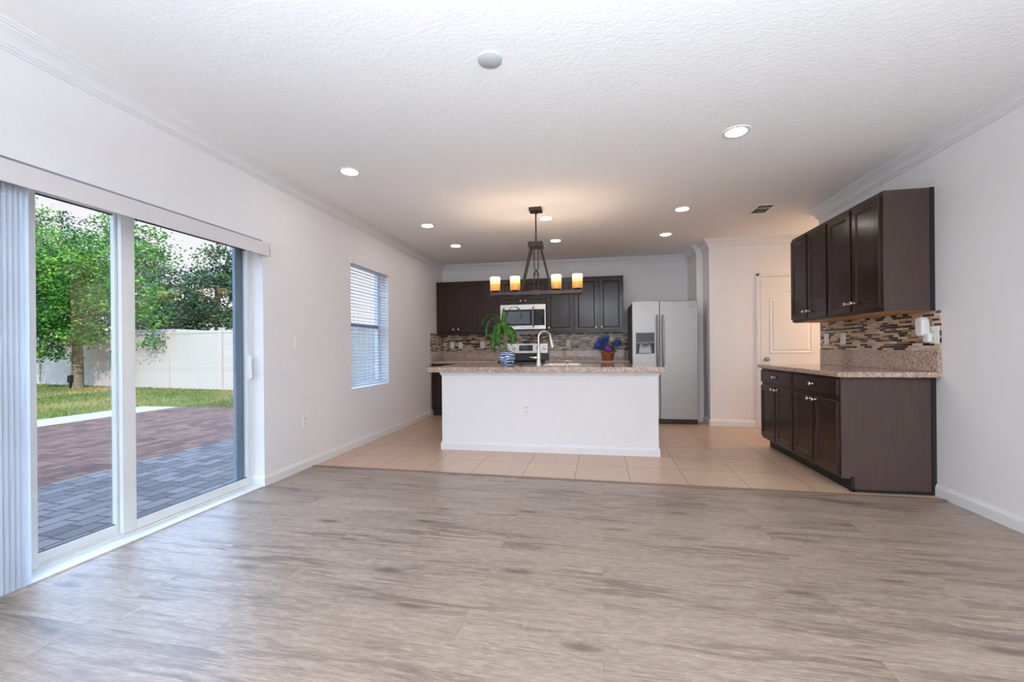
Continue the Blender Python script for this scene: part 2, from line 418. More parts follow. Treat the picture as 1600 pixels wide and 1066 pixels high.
class MB:
    """collects shapes in world coordinates, builds ONE mesh object"""
    def __init__(s, T=None): s.bm = bmesh.new(); s.T = T or (lambda a, b, c: (a, b, c))

    def v(s, p): return s.bm.verts.new(s.T(*p))

    def f(s, vs):
        try: return s.bm.faces.new(vs)
        except ValueError: return None

    def box(s, a0, a1, b0, b1, c0, c1):
        vv = [s.v((x, y, z)) for x in (a0, a1) for y in (b0, b1) for z in (c0, c1)]
        for q in ((0, 1, 3, 2), (4, 6, 7, 5), (0, 4, 5, 1), (2, 3, 7, 6), (0, 2, 6, 4), (1, 5, 7, 3)): s.f([vv[i] for i in q])
        return s

    def prism(s, pts, c0, c1):
        a = [s.v((x, y, c0)) for x, y in pts]; b = [s.v((x, y, c1)) for x, y in pts]
        s.f(a[::-1]); s.f(b); n = len(pts)
        for i in range(n): s.f([a[i], a[(i + 1) % n], b[(i + 1) % n], b[i]])
        return s

    def tube(s, path, rad, seg=10, caps=True):
        path = [Vector(p) for p in path]
        if not isinstance(rad, (list, tuple)): rad = [rad] * len(path)
        rings = []; ref = None
        for i, p in enumerate(path):
            t = (path[min(i + 1, len(path) - 1)] - path[max(i - 1, 0)]).normalized()
            if ref is None: ref = Vector((0, 0, 1)) if abs(t.z) < 0.9 else Vector((1, 0, 0))
            u = t.cross(ref).normalized(); w = u.cross(t).normalized(); ref = w
            rings.append([s.v(tuple(p + (u * math.cos(2 * PI * j / seg) + w * math.sin(2 * PI * j / seg)) * rad[i])) for j in range(seg)])
        for a, b in zip(rings, rings[1:]):
            for j in range(seg): s.f([a[j], a[(j + 1) % seg], b[(j + 1) % seg], b[j]])
        if caps: s.f(rings[0][::-1]); s.f(rings[-1])
        return s

    def lathe(s, prof, o, axis=(0, 0, 1), seg=20, cap=True):
        """prof: (radius, height) along axis from o"""
        ax = Vector(axis).normalized(); ref = Vector((1, 0, 0)) if abs(ax.x) < 0.9 else Vector((0, 1, 0))
        u = ax.cross(ref).normalized(); w = ax.cross(u); o = Vector(o); rings = []
        for r, h in prof:
            rings.append([s.v(tuple(o + ax * h + (u * math.cos(2 * PI * j / seg) + w * math.sin(2 * PI * j / seg)) * max(r, 1e-4))) for j in range(seg)])
        for a, b in zip(rings, rings[1:]):
            for j in range(seg): s.f([a[j], a[(j + 1) % seg], b[(j + 1) % seg], b[j]])
        if cap: s.f(rings[0][::-1]); s.f(rings[-1])
        return s

    def rings(s, u0, u1, z0, z1, prof):
        """nested rectangles in the (u, n, z) frame; prof: (inset, n); closes with a face"""
        prev = None
        for ins, n in prof:
            cur = [s.v((u0 + ins, n, z0 + ins)), s.v((u1 - ins, n, z0 + ins)), s.v((u1 - ins, n, z1 - ins)), s.v((u0 + ins, n, z1 - ins))]
            if prev is None: s.f(cur[::-1])
            else:
                for j in range(4): s.f([prev[j], prev[(j + 1) % 4], cur[(j + 1) % 4], cur[j]])
            prev = cur
        s.f(prev)
        return s

    def sweep(s, path, prof, side=1.0):
        """prof: closed list (offset to the left of travel, z), mitred along the XY path"""
        pts = [Vector(p) for p in path]; n = len(pts); rows = []
        for i, p in enumerate(pts):
            d0 = (pts[i] - pts[i - 1]).normalized() if i else (pts[1] - pts[0]).normalized()
            d1 = (pts[i + 1] - pts[i]).normalized() if i < n - 1 else d0
            n0 = Vector((-d0.y, d0.x)) * side; n1 = Vector((-d1.y, d1.x)) * side
            m = (n0 + n1) / max(1e-6, 1 + n0.dot(n1))
            rows.append([s.v((p.x + m.x * a, p.y + m.y * a, z)) for a, z in prof])
        k_ = len(prof)
        for a, b in zip(rows, rows[1:]):
            for j in range(k_): s.f([a[j], a[(j + 1) % k_], b[(j + 1) % k_], b[j]])
        s.f(rows[0][::-1]); s.f(rows[-1])
        return s

    def build(s, name, m, parent=None, smooth=False, bevel=0.0, seg=2):
        bmesh.ops.recalc_face_normals(s.bm, faces=s.bm.faces[:])
        if parent is not None: bmesh.ops.translate(s.bm, verts=s.bm.verts[:], vec=-wloc(parent))
        me = bpy.data.meshes.new(name); s.bm.to_mesh(me); s.bm.free()
        o = bpy.data.objects.new(name, me); COL.objects.link(o)
        me.materials.append(MT[m] if isinstance(m, str) else m)
        if parent is not None: o.parent = parent
        if smooth:
            for p in me.polygons: p.use_smooth = True
            me.set_sharp_from_angle(angle=math.radians(38))
        if bevel:
            b = o.modifiers.new('bevel', 'BEVEL'); b.width = bevel; b.segments = seg; b.limit_method = 'ANGLE'; b.angle_limit = math.radians(40)
        return o


def children(o): return [c for c in COL.objects if c.parent == o]


def copy_tree(o, parent=None):
    c = o.copy(); COL.objects.link(c)
    if parent is not None: c.parent = parent
    for ch in children(o): copy_tree(ch, c)
    return c


def struct(name, mb, m, label=None, cat=None, parent=None, **kw):
    o = mb.build(name, m, parent, **kw)
    o['kind'] = 'structure'
    return tag(o, label, cat)


# ------------------------------------------------------------------ shell of the room
TY0, TY1 = 3.727, 3.597          # edge between laminate and tile at the left / right wall
mb = MB(); mb.prism([(XL - 0.22, YF - 0.1), (XR + 0.1, YF - 0.1), (XR + 0.1, TY1 - 0.0025), (XL - 0.12, TY0 + 0.003), (XL - 0.12, 3.16), (XL - 0.22, 3.16)], -0.1, 0.0)
struct('floor', mb, 'laminate', 'grey brown wood plank laminate floor', 'floor')
mb = MB(); mb.prism([(XL - 0.1, TY0 + 0.002), (XR + 0.1, TY1 - 0.002), (4.6, TY1 - 0.06), (4.6, YB + 0.1), (XL - 0.1, YB + 0.1)], -0.1, 0.0)
struct('floor_tiled', mb, 'tile', 'beige square tiled kitchen floor', 'floor')
mb = MB(); mb.prism([(XL, TY0 - 0.02), (XR, TY1 - 0.02), (XR, TY1 + 0.012), (XL, TY0 + 0.012)], 0.0, 0.006)
struct('trim_1', mb, plain('transition_strip', rgb(122, 100, 86), 0.45), 'thin transition strip between laminate and tile', 'trim')
struct('ceiling', MB().box(XL - WT, 4.7, YF - 0.1, YB + 0.1, ZC, ZC + 0.12), 'ceiling', 'white textured ceiling', 'ceiling')

# left wall with the sliding door opening and the kitchen window opening
DY0, DY1, DZ = 0.12, 3.112, 2.03
WY0, WY1, WZ0, WZ1 = 4.425, 5.335, 0.675, 2.165
mb = MB()
xo = XL - WT
mb.box(xo, XL, YF - 0.1, DY0, -0.1, ZC); mb.box(xo, XL, DY0, DY1, DZ, ZC)
mb.box(xo, XL, DY1, WY0, -0.1, ZC); mb.box(xo, XL, WY0, WY1, -0.1, WZ0); mb.box(xo, XL, WY0, WY1, WZ1, ZC); mb.box(xo, XL, WY1, YB + 0.1, -0.1, ZC)
struct('wall_left', mb, 'wall', 'white left wall with sliding door and window', 'wall')
struct('wall_back', MB().box(XL, 1.552 + 0.2, YB, YB + 0.12, -0.1, ZC), 'wall', 'white kitchen back wall', 'wall')
mb = MB(); mb.prism([(1.552, 6.85), (1.64, 6.85), (1.64, 6.489), (4.6, 6.489), (4.6, 6.62), (1.75, 6.62), (1.75, YB), (1.552, YB)], -0.1, ZC)
struct('wall_pantry', mb, 'wall', 'white wall beside the fridge holding the pantry door', 'wall')
mb = MB(); mb.prism([(XR, YF - 0.1), (XR + 0.15, YF - 0.1), (XR + 0.15, 5.18), (4.6, 5.18), (4.6, 5.335), (XR, 5.335)], -0.1, ZC)
struct('wall_right', mb, 'wall', 'white right wall', 'wall')
struct('wall_hall', MB().box(4.6, 4.7, 5.18, 6.62, -0.1, ZC), 'wall', 'end wall of the hallway', 'wall')
mb = MB(); mb.box(XL, -1.9, YF - 0.1, YF, -0.1, ZC); mb.box(2.3, XR, YF - 0.1, YF, -0.1, ZC)
mb.box(-1.9, 2.3, YF - 0.1, YF, -0.1, 0.4); mb.box(-1.9, 2.3, YF - 0.1, YF, 2.45, ZC)  # unseen opening, added to go with the rear fill panel
struct('wall_front', mb, 'wall', 'white wall behind the viewer with an added wide opening', 'wall')
struct('house_shadow_block', MB().box(XL - WT - 0.05, 4.8, -14.0, 7.8, ZC + 0.13, 5.5), 'roof', 'unseen upper block of the house, shaped to cast its shadow on the patio', 'wall')  # unseen block, sized to shade the patio and keep the sun out

# crown moulding and baseboards
CRP = [(0, ZC - 0.110), (0.009, ZC - 0.110), (0.009, ZC - 0.100), (0.016, ZC - 0.097), (0.016, ZC - 0.088), (0.024, ZC - 0.084), (0.029, ZC - 0.066), (0.041, ZC - 0.048), (0.058, ZC - 0.034), (0.068, ZC - 0.030), (0.070, ZC - 0.022), (0.080, ZC - 0.019), (0.084, ZC - 0.012), (0.092, ZC - 0.010), (0.092, ZC), (0, ZC)]
mb = MB(); mb.sweep([(XR, YF), (XR, 5.335), (4.6, 5.335)], CRP)
struct('trim_2', mb, 'trim', 'white crown moulding along the right wall', 'trim')
mb = MB(); mb.sweep([(4.6, YP), (1.64, YP), (1.64, 6.85), (1.552, 6.85), (1.552, YB), (XL, YB), (XL, YF)], CRP)
struct('trim_3', mb, 'trim', 'white crown moulding along the left wall and kitchen walls', 'trim')
BBP = [(0, 0), (0.014, 0), (0.014, 0.062), (0.011, 0.074), (0.006, 0.080), (0.005, 0.088), (0, 0.09)]
def bboard(name, path, label):
    mb = MB(); mb.sweep(path, BBP); return struct(name, mb, 'trim', label, 'baseboard')
bboard('baseboard_left', [(XL, 6.80), (XL, DY1), (XL - 0.105, DY1)], 'white baseboard along the left wall')
bboard('baseboard_right', [(XR, YF), (XR, 3.695)], 'white baseboard along the right wall')
bboard('baseboard_pantry', [(2.232, YP), (1.64, YP), (1.64, 6.85), (1.552, 6.85), (1.552, 7.3)], 'white baseboard on the wall beside the pantry door')

# pantry door
d2 = thing('door_2', (2.67, YP, 0), 'white arched panel pantry door with a dark round knob', 'door', kind='structure')
PX0, PX1, PZ = 2.296, 3.056, 2.075
mb = MB()
cas = [(0, 0), (0, 0.012), (0.012, 0.018), (0.05, 0.014), (0.058, 0.010), (0.06, 0)]
for x0, x1 in ((PX0 - 0.062, PX0 - 0.002), (PX1 + 0.002, PX1 + 0.062)):
    mb.box(x0, x1, YP - 0.016, YP, 0, PZ + 0.062)
    mb.box(x0 + 0.012, x1 - 0.012, YP - 0.021, YP, 0, PZ + 0.05)
mb.box(PX0 - 0.002, PX1 + 0.002, YP - 0.016, YP, PZ + 0.004, PZ + 0.062)
mb.box(PX0 - 0.05, PX1 + 0.05, YP - 0.021, YP, PZ + 0.016, PZ + 0.05)
mb.build('casing', 'trim', d2, bevel=0.003)
# door leaf with raised panels (arch topped)
mb = MB()
mb.box(PX0 + 0.003, PX1 - 0.003, YP - 0.010, YP, 0.008, PZ - 0.003)
def arch(x0, x1, z0, z1, rise, ins, n=14):
    x0 += ins; x1 -= ins; z0 += ins; z1 -= ins
    pts = [(x0, z0), (x1, z0)]
    for i in range(n + 1):
        t = i / n; x = x1 + (x0 - x1) * t
        pts.append((x, z1 + rise * (0.5 - 0.5 * math.cos(2 * PI * t))))
    return pts
def raised(x0, x1, z0, z1, rise):
    prof = [(0.0, -0.0101), (0.006, -0.016), (0.012, -0.017), (0.022, -0.0115), (0.03, -0.0105), (0.055, -0.016)]
    prev = None
    for ins, y in prof:
        cur = [mb.v((x, YP + y, z)) for x, z in arch(x0, x1, z0, z1, rise, ins)]
        if prev:
            for j in range(len(cur)): mb.f([prev[j], prev[(j + 1) % len(cur)], cur[(j + 1) % len(cur)], cur[j]])
        prev = cur
    mb.f(prev)
raised(PX0 + 0.115, PX1 - 0.115, 1.02, 1.80, 0.08)
raised(PX0 + 0.115, PX1 - 0.115, 0.24, 0.86, 0.0)
leaf = mb.build('door_leaf', 'trim', d2)
kb = MB().lathe([(0.030, 0), (0.030, 0.006), (0.012, 0.010), (0.011, 0.030), (0.024, 0.038), (0.029, 0.050), (0.024, 0.062), (0.006, 0.066)], (PX0 + 0.07, YP - 0.010, 0.94), (0, -1, 0)).build('door_knob', 'fridge_handle', d2, smooth=True)
kb['label'] = 'dark satin metal door knob'

# ------------------------------------------------------------------ sliding glass door
d1 = thing('door_1', (XL - 0.14, (DY0 + DY1) / 2, 0), 'sliding glass patio door with white frame', 'door', kind='structure')
XF0, XF1 = XL - 0.195, XL - 0.105
mb = MB()
mb.box(XF0, XF1, DY0, DY1, -0.02, 0.018); mb.box(XF0 + 0.02, XF0 + 0.026, DY0, DY1, 0.018, 0.03); mb.box(XF0 + 0.052, XF0 + 0.058, DY0, DY1, 0.018, 0.03)
mb.box(XF0, XF1, DY0, DY1, DZ - 0.035, DZ)
mb.box(XF0, XF1, DY0, DY0 + 0.03, 0.018, DZ - 0.035); mb.box(XF0, XF1, DY1 - 0.03, DY1, 0.018, DZ - 0.035)
mb.build('door_frame', 'frame', d1, bevel=0.002)
mb = MB(); mb.box(XF1, XL + 0.004, DY0, DY1 - 0.005, -0.02, 0.008)
mb.build('threshold', 'frame', d1, bevel=0.002)
def sash(y0, y1, xc, sl, sr, name, matl='frame'):
    mb = MB(); x0, x1 = xc - 0.014, xc + 0.014; z0, z1 = 0.02, DZ - 0.036
    mb.box(x0, x1, y0, y0 + sl, z0, z1); mb.box(x0, x1, y1 - sr, y1, z0, z1)
    mb.box(x0, x1, y0 + sl, y1 - sr, z0, z0 + 0.06); mb.box(x0, x1, y0 + sl, y1 - sr, z1 - 0.05, z1)
    p = mb.build(name, matl, d1, bevel=0.002)
    MB().box(xc - 0.003, xc + 0.003, y0 + sl, y1 - sr, z0 + 0.06, z1 - 0.05).build('glass_pane', 'glass', p)
    g = MB()
    for (a, b, c, d) in ((y0 + sl, y0 + sl + 0.003, z0 + 0.06, z1 - 0.05), (y0 + sl, y1 - sr, z0 + 0.06, z0 + 0.064), (y0 + sl, y1 - sr, z1 - 0.056, z1 - 0.05)):
        g.box(xc - 0.006, xc + 0.006, a, b, c, d)
    g.build('gasket', 'gasket', p)
    return p
XA, XB2 = XF0 + 0.072, XF0 + 0.036      # inner and outer track
pr = sash(2.108, 3.080, XA, 0.078, 0.022, 'sliding_panel')
pl = sash(1.12, 2.136, XB2, 0.060, 0.040, 'sliding_panel')
MB().box(XB2 - 0.012, XB2 + 0.016, 2.1365, 2.152, 0.03, DZ - 0.04).build('interlock_seal', 'gasket', pl)
p3 = sash(0.155, 1.705, XA, 0.060, 0.034, 'sliding_panel')
# blue-grey stile at the right jamb, outer track
mb = MB(); mb.box(XF0 + 0.004, XF0 + 0.03, 3.005, 3.078, 0.02, DZ - 0.036)
mb.box(XF0 + 0.030, XF0 + 0.036, 3.04, 3.052, 0.02, DZ - 0.036)
mb.build('jamb_stile', 'frame_grey', d1, bevel=0.002)
mb = MB(); mb.box(XA + 0.014, XA + 0.03, 3.06, 3.078, 0.87, 1.09); mb.box(XA + 0.03, XA + 0.05, 3.064, 3.074, 0.89, 1.07)
h = mb.build('door_pull', 'white', d1, bevel=0.004)

# vertical blinds stacked at the near end of the door
vb = thing('vertical_blind', (XL + 0.05, 1.2, 1.97), 'white vertical blind stacked at the near end of the glass door under its long valance', 'blind')
mb = MB(); mb.box(XL + 0.082, XL + 0.092, 0.0, 3.085, 1.885, 1.988); mb.box(XL + 0.001, XL + 0.092, 3.077, 3.085, 1.885, 1.988); mb.box(XL + 0.001, XL + 0.092, -0.008, 0.0, 1.885, 1.988); mb.box(XL + 0.001, XL + 0.082, 0, 3.077, 1.980, 1.988)
mb.build('valance', 'valance', vb, bevel=0.002)
MB().box(XL + 0.012, XL + 0.055, 0.02, 3.07, 1.945, 1.979).build('head_rail', 'frame', vb)
mb = MB()
ny = 36
for i in range(ny):
    y = 1.560 - i * 0.020; cx = XL + 0.016; n = 6; front = []; back = []
    a = math.radians(30)
    for j in range(n + 1):
        t = (j / n - 0.5) * 0.086; bow = 0.0015 * (1 - (2 * j / n - 1) ** 2)
        px_ = cx + t * math.sin(a) * 0.8; py_ = y + t * math.cos(a) * 0.8 + bow
        front.append((px_ + 0.0, py_))
    lo = [mb.v((x, y_, 0.018)) for x, y_ in front]; hi = [mb.v((x, y_, 1.944)) for x, y_ in front]
    lo2 = [mb.v((x + 0.0008, y_ + 0.0008, 0.018)) for x, y_ in front]; hi2 = [mb.v((x + 0.0008, y_ + 0.0008, 1.944)) for x, y_ in front]
    for j in range(n):
        mb.f([lo[j], lo[j + 1], hi[j + 1], hi[j]]); mb.f([lo2[j], hi2[j], hi2[j + 1], lo2[j + 1]])
        mb.f([lo[j], lo2[j], lo2[j + 1], lo[j + 1]])
mb.build('vanes', 'vane', vb, smooth=True)

# ------------------------------------------------------------------ kitchen window with horizontal blind
w1 = thing('window_1', (XL - 0.15, (WY0 + WY1) / 2, WZ0), 'single hung window behind the slatted blind', 'window', kind='structure')
mb = MB(); xa, xb_ = XL - 0.18, XL - 0.13
fw = 0.04
mb.box(xa, xb_, WY0, WY0 + fw, WZ0, WZ1); mb.box(xa, xb_, WY1 - fw, WY1, WZ0, WZ1); mb.box(xa, xb_, WY0 + fw, WY1 - fw, WZ0, WZ0 + fw); mb.box(xa, xb_, WY0 + fw, WY1 - fw, WZ1 - fw, WZ1)
mb.build('window_frame', 'frame', w1, bevel=0.002)
mb = MB(); mb.box(xa + 0.01, xb_ + 0.012, WY0 + fw, WY1 - fw, 1.395, 1.44)
mb.build('meeting_rail', 'frame_grey', w1, bevel=0.002)
MB().box(xa + 0.02, xa + 0.026, WY0 + fw, WY1 - fw, WZ0 + fw, 1.395).build('glass_pane', 'glass', w1)
MB().box(xa + 0.02, xa + 0.026, WY0 + fw, WY1 - fw, 1.44, WZ1 - fw).build('glass_pane', 'glass', w1)
hb = thing('horizontal_blind', (XL - 0.04, (WY0 + WY1) / 2, WZ0), 'white horizontal slat blind hanging in the kitchen window', 'blind')
mb = MB(); mb.box(XL - 0.03, XL + 0.025, WY0 - 0.012, WY1 + 0.012, 2.095, 2.17); mb.box(XL - 0.06, XL - 0.03, WY0 + 0.006, WY1 - 0.006, 2.1, 2.16)
mb.build('valance', 'trim', hb, bevel=0.003)
mb = MB()
nz = 36
for i in range(nz):
    z = 2.075 - i * (2.075 - 0.735) / (nz - 1); a = math.radians(4); n = 4
    pts = [((j / n - 0.5) * 0.05 * math.cos(a), (j / n - 0.5) * 0.05 * math.sin(a) + 0.003 * (1 - (2 * j / n - 1) ** 2)) for j in range(n + 1)]
    for (p, q) in zip(pts, pts[1:]):
        c = XL - 0.035
        vv = [mb.v((c + p[0], WY0 + 0.012, z - p[1])), mb.v((c + p[0], WY1 - 0.012, z - p[1])), mb.v((c + q[0], WY1 - 0.012, z - q[1])), mb.v((c + q[0], WY0 + 0.012, z - q[1]))]
        mb.f(vv)
o = mb.build('slats', 'slat', hb, smooth=True)
sd = o.modifiers.new('solid', 'SOLIDIFY'); sd.thickness = 0.0025
MB().box(XL - 0.06, XL - 0.012, WY0 + 0.012, WY1 - 0.012, 0.695, 0.712).build('bottom_rail', 'slat', hb, bevel=0.003)
mb = MB()
for y in (WY0 + 0.16, (WY0 + WY1) / 2, WY1 - 0.16):
    for x in (XL - 0.061, XL - 0.008): mb.tube([(x, y, 0.71), (x, y, 2.1)], 0.0012, 5)
mb.tube([(XL - 0.005, WY1 - 0.09, 1.25), (XL - 0.005, WY1 - 0.09, 2.1)], 0.0015, 5); mb.lathe([(0.003, 0), (0.007, 0.01), (0.005, 0.035), (0.002, 0.04)], (XL - 0.005, WY1 - 0.09, 1.215), seg=8)
mb.build('lift_cords', 'slat', hb)

# ------------------------------------------------------------------ cabinets
DOORP = [(0, 0.0), (0, 0.017), (0.004, 0.021), (0.050, 0.021), (0.055, 0.016), (0.060, 0.0165), (0.066, 0.012), (0.070, 0.012)]
DRAWP = [(0, 0.0), (0, 0.014), (0.006, 0.021), (0.012, 0.021)]
KNOBP = [(0.009, 0), (0.007, 0.004), (0.006, 0.014), (0.013, 0.019), (0.0165, 0.025), (0.0145, 0.031), (0.006, 0.034)]


def cabinet_door(T, root, u0, u1, z0, z1, knob=None, name='door', prof=DOORP):
    d = MB(T).rings(u0, u1, z0, z1, prof).build(name, 'espresso', root)
    if knob:
        mb = MB(); p0 = Vector(T(knob[0], 0.021, knob[1])); ax = Vector(T(knob[0], 1.021, knob[1])) - p0
        mb.lathe(KNOBP, p0, ax, 14)
        o = mb.build('knob', 'nickel', d, smooth=True); o['label'] = 'round brushed nickel knob'
    return d


def cabinet(kind, T, loc, u0, u1, z0, z1, depth, label, doors, drawers=(), group=None, toe=0.0, ends=(False, False), bottom=False):
    """carcass with a face frame; (u, n, z): n grows out of the front"""
    root = thing(kind, loc, label, 'cabinet', group)
    mb = MB(T); mb.box(u0, u1, -depth, 0.0, z0 + toe, z1 - (0 if not bottom else 0))
    mb.build('carcass', 'espresso', root, bevel=0.0015)
    if toe:
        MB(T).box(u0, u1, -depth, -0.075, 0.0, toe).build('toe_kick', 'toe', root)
    for d in doors: cabinet_door(T, root, *d)
    for d in drawers: cabinet_door(T, root, *d, name='drawer', prof=DRAWP)
    return root


# --- right wall: faces look to -X
XU, XBF = 2.170, 1.874
TU = lambda u, n, z: (XU - n, u, z)
TB = lambda u, n, z: (XBF - n, u, z)
ZU0, ZU1 = 1.371, 2.285
g = 0.016
def right_upper(y0, y1, label, end):
    ym = (y0 + y1) / 2
    c = cabinet('wall_cabinet', TU, (XR, ym, ZU0), y0, y1, ZU0 + 0.004, ZU1, XR - XU - 0.001, label,
                [(y0 + g, ym - g, ZU0 + 0.03, ZU1 - 0.03, (ym - g - 0.03, ZU0 + 0.098)), (ym + g, y1 - g, ZU0 + 0.03, ZU1 - 0.03, (ym + g + 0.03, ZU0 + 0.098))])
    o = MB().box(XU + 0.02, XR - 0.002, y0 + 0.004, y1 - 0.004, ZU0 - 0.002, ZU0 + 0.0035).build('underside_panel', 'raw_wood', c); o['label'] = 'bare light wood underside'
    if end:
        o = MB().box(XU + 0.001, XR - 0.03, y0 - 0.006, y0 - 0.0002, ZU0, ZU1).build('end_panel', 'espresso_side', c); o['label'] = 'flat dark brown end panel'
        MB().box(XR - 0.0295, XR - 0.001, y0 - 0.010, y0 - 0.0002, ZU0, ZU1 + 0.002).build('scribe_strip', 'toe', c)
    return c
right_upper(3.706, 4.458, 'dark brown wall cabinet on the right wall, nearer one with the flat end panel', True)
right_upper(4.462, 5.208, 'dark brown two door wall cabinet on the right wall, farther one toward the pantry door', False)


def right_base(y0, y1, label, end):
    ym = (y0 + y1) / 2
    c = cabinet('base_cabinet', TB, (XR, ym, 0), y0, y1, 0, 0.875, XR - XBF - 0.001, label,
                [(y0 + g, ym - g, 0.125, 0.690, (ym - g - 0.028, 0.665)), (ym + g, y1 - g, 0.125, 0.690, (ym + g + 0.028, 0.665))],
                [(y0 + g, y1 - g, 0.722, 0.858, (ym, 0.795))], toe=0.10)
    if end:
        mb = MB(); mb.prism([(XBF + 0.001, 0.10), (XBF + 0.075, 0.10), (XBF + 0.075, 0.0), (XR - 0.03, 0.0), (XR - 0.03, 0.875), (XBF + 0.001, 0.875)], 0, 0.006)
        mb.T = None
        bmesh.ops.transform(mb.bm, matrix=Matrix(((1, 0, 0, 0), (0, 0, -1, y0 - 0.0002), (0, 1, 0, 0), (0, 0, 0, 1))), verts=mb.bm.verts[:])
        o = mb.build('end_panel', 'espresso_side', c); o['label'] = 'flat dark brown end panel'
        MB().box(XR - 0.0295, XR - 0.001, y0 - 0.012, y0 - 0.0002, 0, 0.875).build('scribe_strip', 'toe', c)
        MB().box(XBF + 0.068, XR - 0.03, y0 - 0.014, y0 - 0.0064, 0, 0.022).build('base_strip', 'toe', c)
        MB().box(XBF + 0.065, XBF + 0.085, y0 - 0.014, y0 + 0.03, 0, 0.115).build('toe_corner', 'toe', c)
    return c
right_base(3.706, 4.468, 'dark brown base cabinet on the right wall, nearer one with the flat end panel', True)
right_base(4.472, 5.250, 'dark brown base cabinet on the right wall, farther one toward the pantry door', False)

ct = thing('countertop', (2.17, 4.45, 0.8765), 'speckled granite countertop on the right wall base cabinets', 'countertop')
mb = MB(); mb.prism([(XBF - 0.035, 3.68), (XBF - 0.005, 3.640), (XR - 0.001, 3.640), (XR - 0.001, 5.285), (XBF - 0.035, 5.285)], 0.8765, 0.9165)
mb.build('slab', 'granite', ct, bevel=0.006)
MB().box(XR - 0.026, XR - 0.001, 3.640, 5.285, 0.9166, 1.075).build('upstand', 'granite', ct, bevel=0.003)
bs = MB().box(XR - 0.009, XR - 0.0005, 3.640, 5.300, 1.0755, 1.370).build('backsplash', 'mosaic_y')
tag(bs, 'brown and beige glass mosaic backsplash on the right wall', 'backsplash')
for oname in ('backsplash',): pass

# --- back wall: faces look to -Y
YU = 7.143
TK = lambda u, n, z: (u, YU - n, z)
dz0, dz1 = ZU0 + 0.03, ZU1 - 0.03
def back_upper(x0, x1, label, doors, z0=ZU0):
    return cabinet('wall_cabinet', TK, ((x0 + x1) / 2, YB, z0), x0 + 0.001, x1 - 0.001, z0, ZU1, YB - YU - 0.001, label, doors)
kz = ZU0 + 0.085
back_upper(XL + 0.002, -1.926, 'dark brown two door wall cabinet in the corner, leftmost on the back wall', [(-2.65, -2.304 - g, dz0, dz1, (-2.304 - g - 0.03, kz)), (-2.304 + g, -1.926 - g, dz0, dz1, (-2.304 + g + 0.03, kz))])
back_upper(-1.926, -1.512, 'dark brown single door wall cabinet left of the microwave, behind the plant', [(-1.926 + g, -1.512 - g, dz0, dz1, (-1.512 - g - 0.03, kz))])
back_upper(-1.512, -0.742, 'short dark brown two door cabinet above the microwave', [(-1.512 + g, -1.127 - g, 1.875, dz1, (-1.127 - g - 0.025, 1.918)), (-1.127 + g, -0.742 - g, 1.875, dz1, (-1.127 + g + 0.025, 1.918))], z0=1.855)
back_upper(-0.742, -0.285, 'dark brown single door wall cabinet just right of the microwave', [(-0.742 + g, -0.285 - g, dz0, dz1, (-0.742 + g + 0.03, kz))])
back_upper(-0.285, 0.506, 'dark brown two door wall cabinet rightmost on the back wall beside the fridge', [(-0.285 + g, 0.115 - g, dz0, dz1, (0.115 - g - 0.03, kz)), (0.115 + g, 0.506 - g, dz0, dz1, (0.115 + g + 0.03, kz))])

YBF = 6.853
TKB = lambda u, n, z: (u, YBF - n, z)
def back_base(x0, x1, label, doors, drawers):
    return cabinet('base_cabinet', TKB, ((x0 + x1) / 2, YB, 0), x0 + 0.001, x1 - 0.001, 0, 0.875, YB - YBF - 0.001, label, doors, drawers, toe=0.10)
def pair(x0, x1):
    xm = (x0 + x1) / 2
    return ([(x0 + g, xm - g, 0.125, 0.69, (xm - g - 0.03, 0.665)), (xm + g, x1 - g, 0.125, 0.69, (xm + g + 0.03, 0.665))], [(x0 + g, x1 - g, 0.722, 0.858, (xm, 0.79))])
back_base(XL + 0.016, -1.50, 'dark brown base cabinet in the left corner of the kitchen behind the island', *pair(XL + 0.016, -1.50))
back_base(-0.738, 0.560, 'dark brown base cabinet right of the range behind the island', *pair(-0.738, 0.560))
for x0, x1, lab, up in ((XL + 0.002, -1.503, 'speckled granite countertop left of the range on the back wall', True), (-0.735, 0.572, 'speckled granite countertop right of the range under the flower pot', False)):
    ct = thing('countertop', ((x0 + x1) / 2, 7.1, 0.8765), lab, 'countertop')
    MB().box(x0, x1, YBF - 0.035, YB - 0.001, 0.8765, 0.9165).build('slab', 'granite', ct, bevel=0.006)
    MB().box(x0, x1, YB - 0.026, YB - 0.001, 0.9166, 1.080).build('upstand', 'granite', ct, bevel=0.003)
    if up: MB().box(XL + 0.001, XL + 0.026, YBF - 0.03, YB - 0.027, 0.9166, 1.080).build('upstand', 'granite', ct, bevel=0.003)
bs = MB().box(XL + 0.010, 0.60, YB - 0.009, YB - 0.0005, 1.0805, 1.370).build('backsplash', 'mosaic_x')
tag(bs, 'brown and beige glass mosaic backsplash across the kitchen back wall', 'backsplash')
bs = MB().box(XL + 0.0005, XL + 0.009, YBF - 0.03, YB - 0.0095, 1.0805, 1.385).build('backsplash', 'mosaic_y')
tag(bs, 'short strip of glass mosaic backsplash on the left wall at the kitchen corner', 'backsplash')

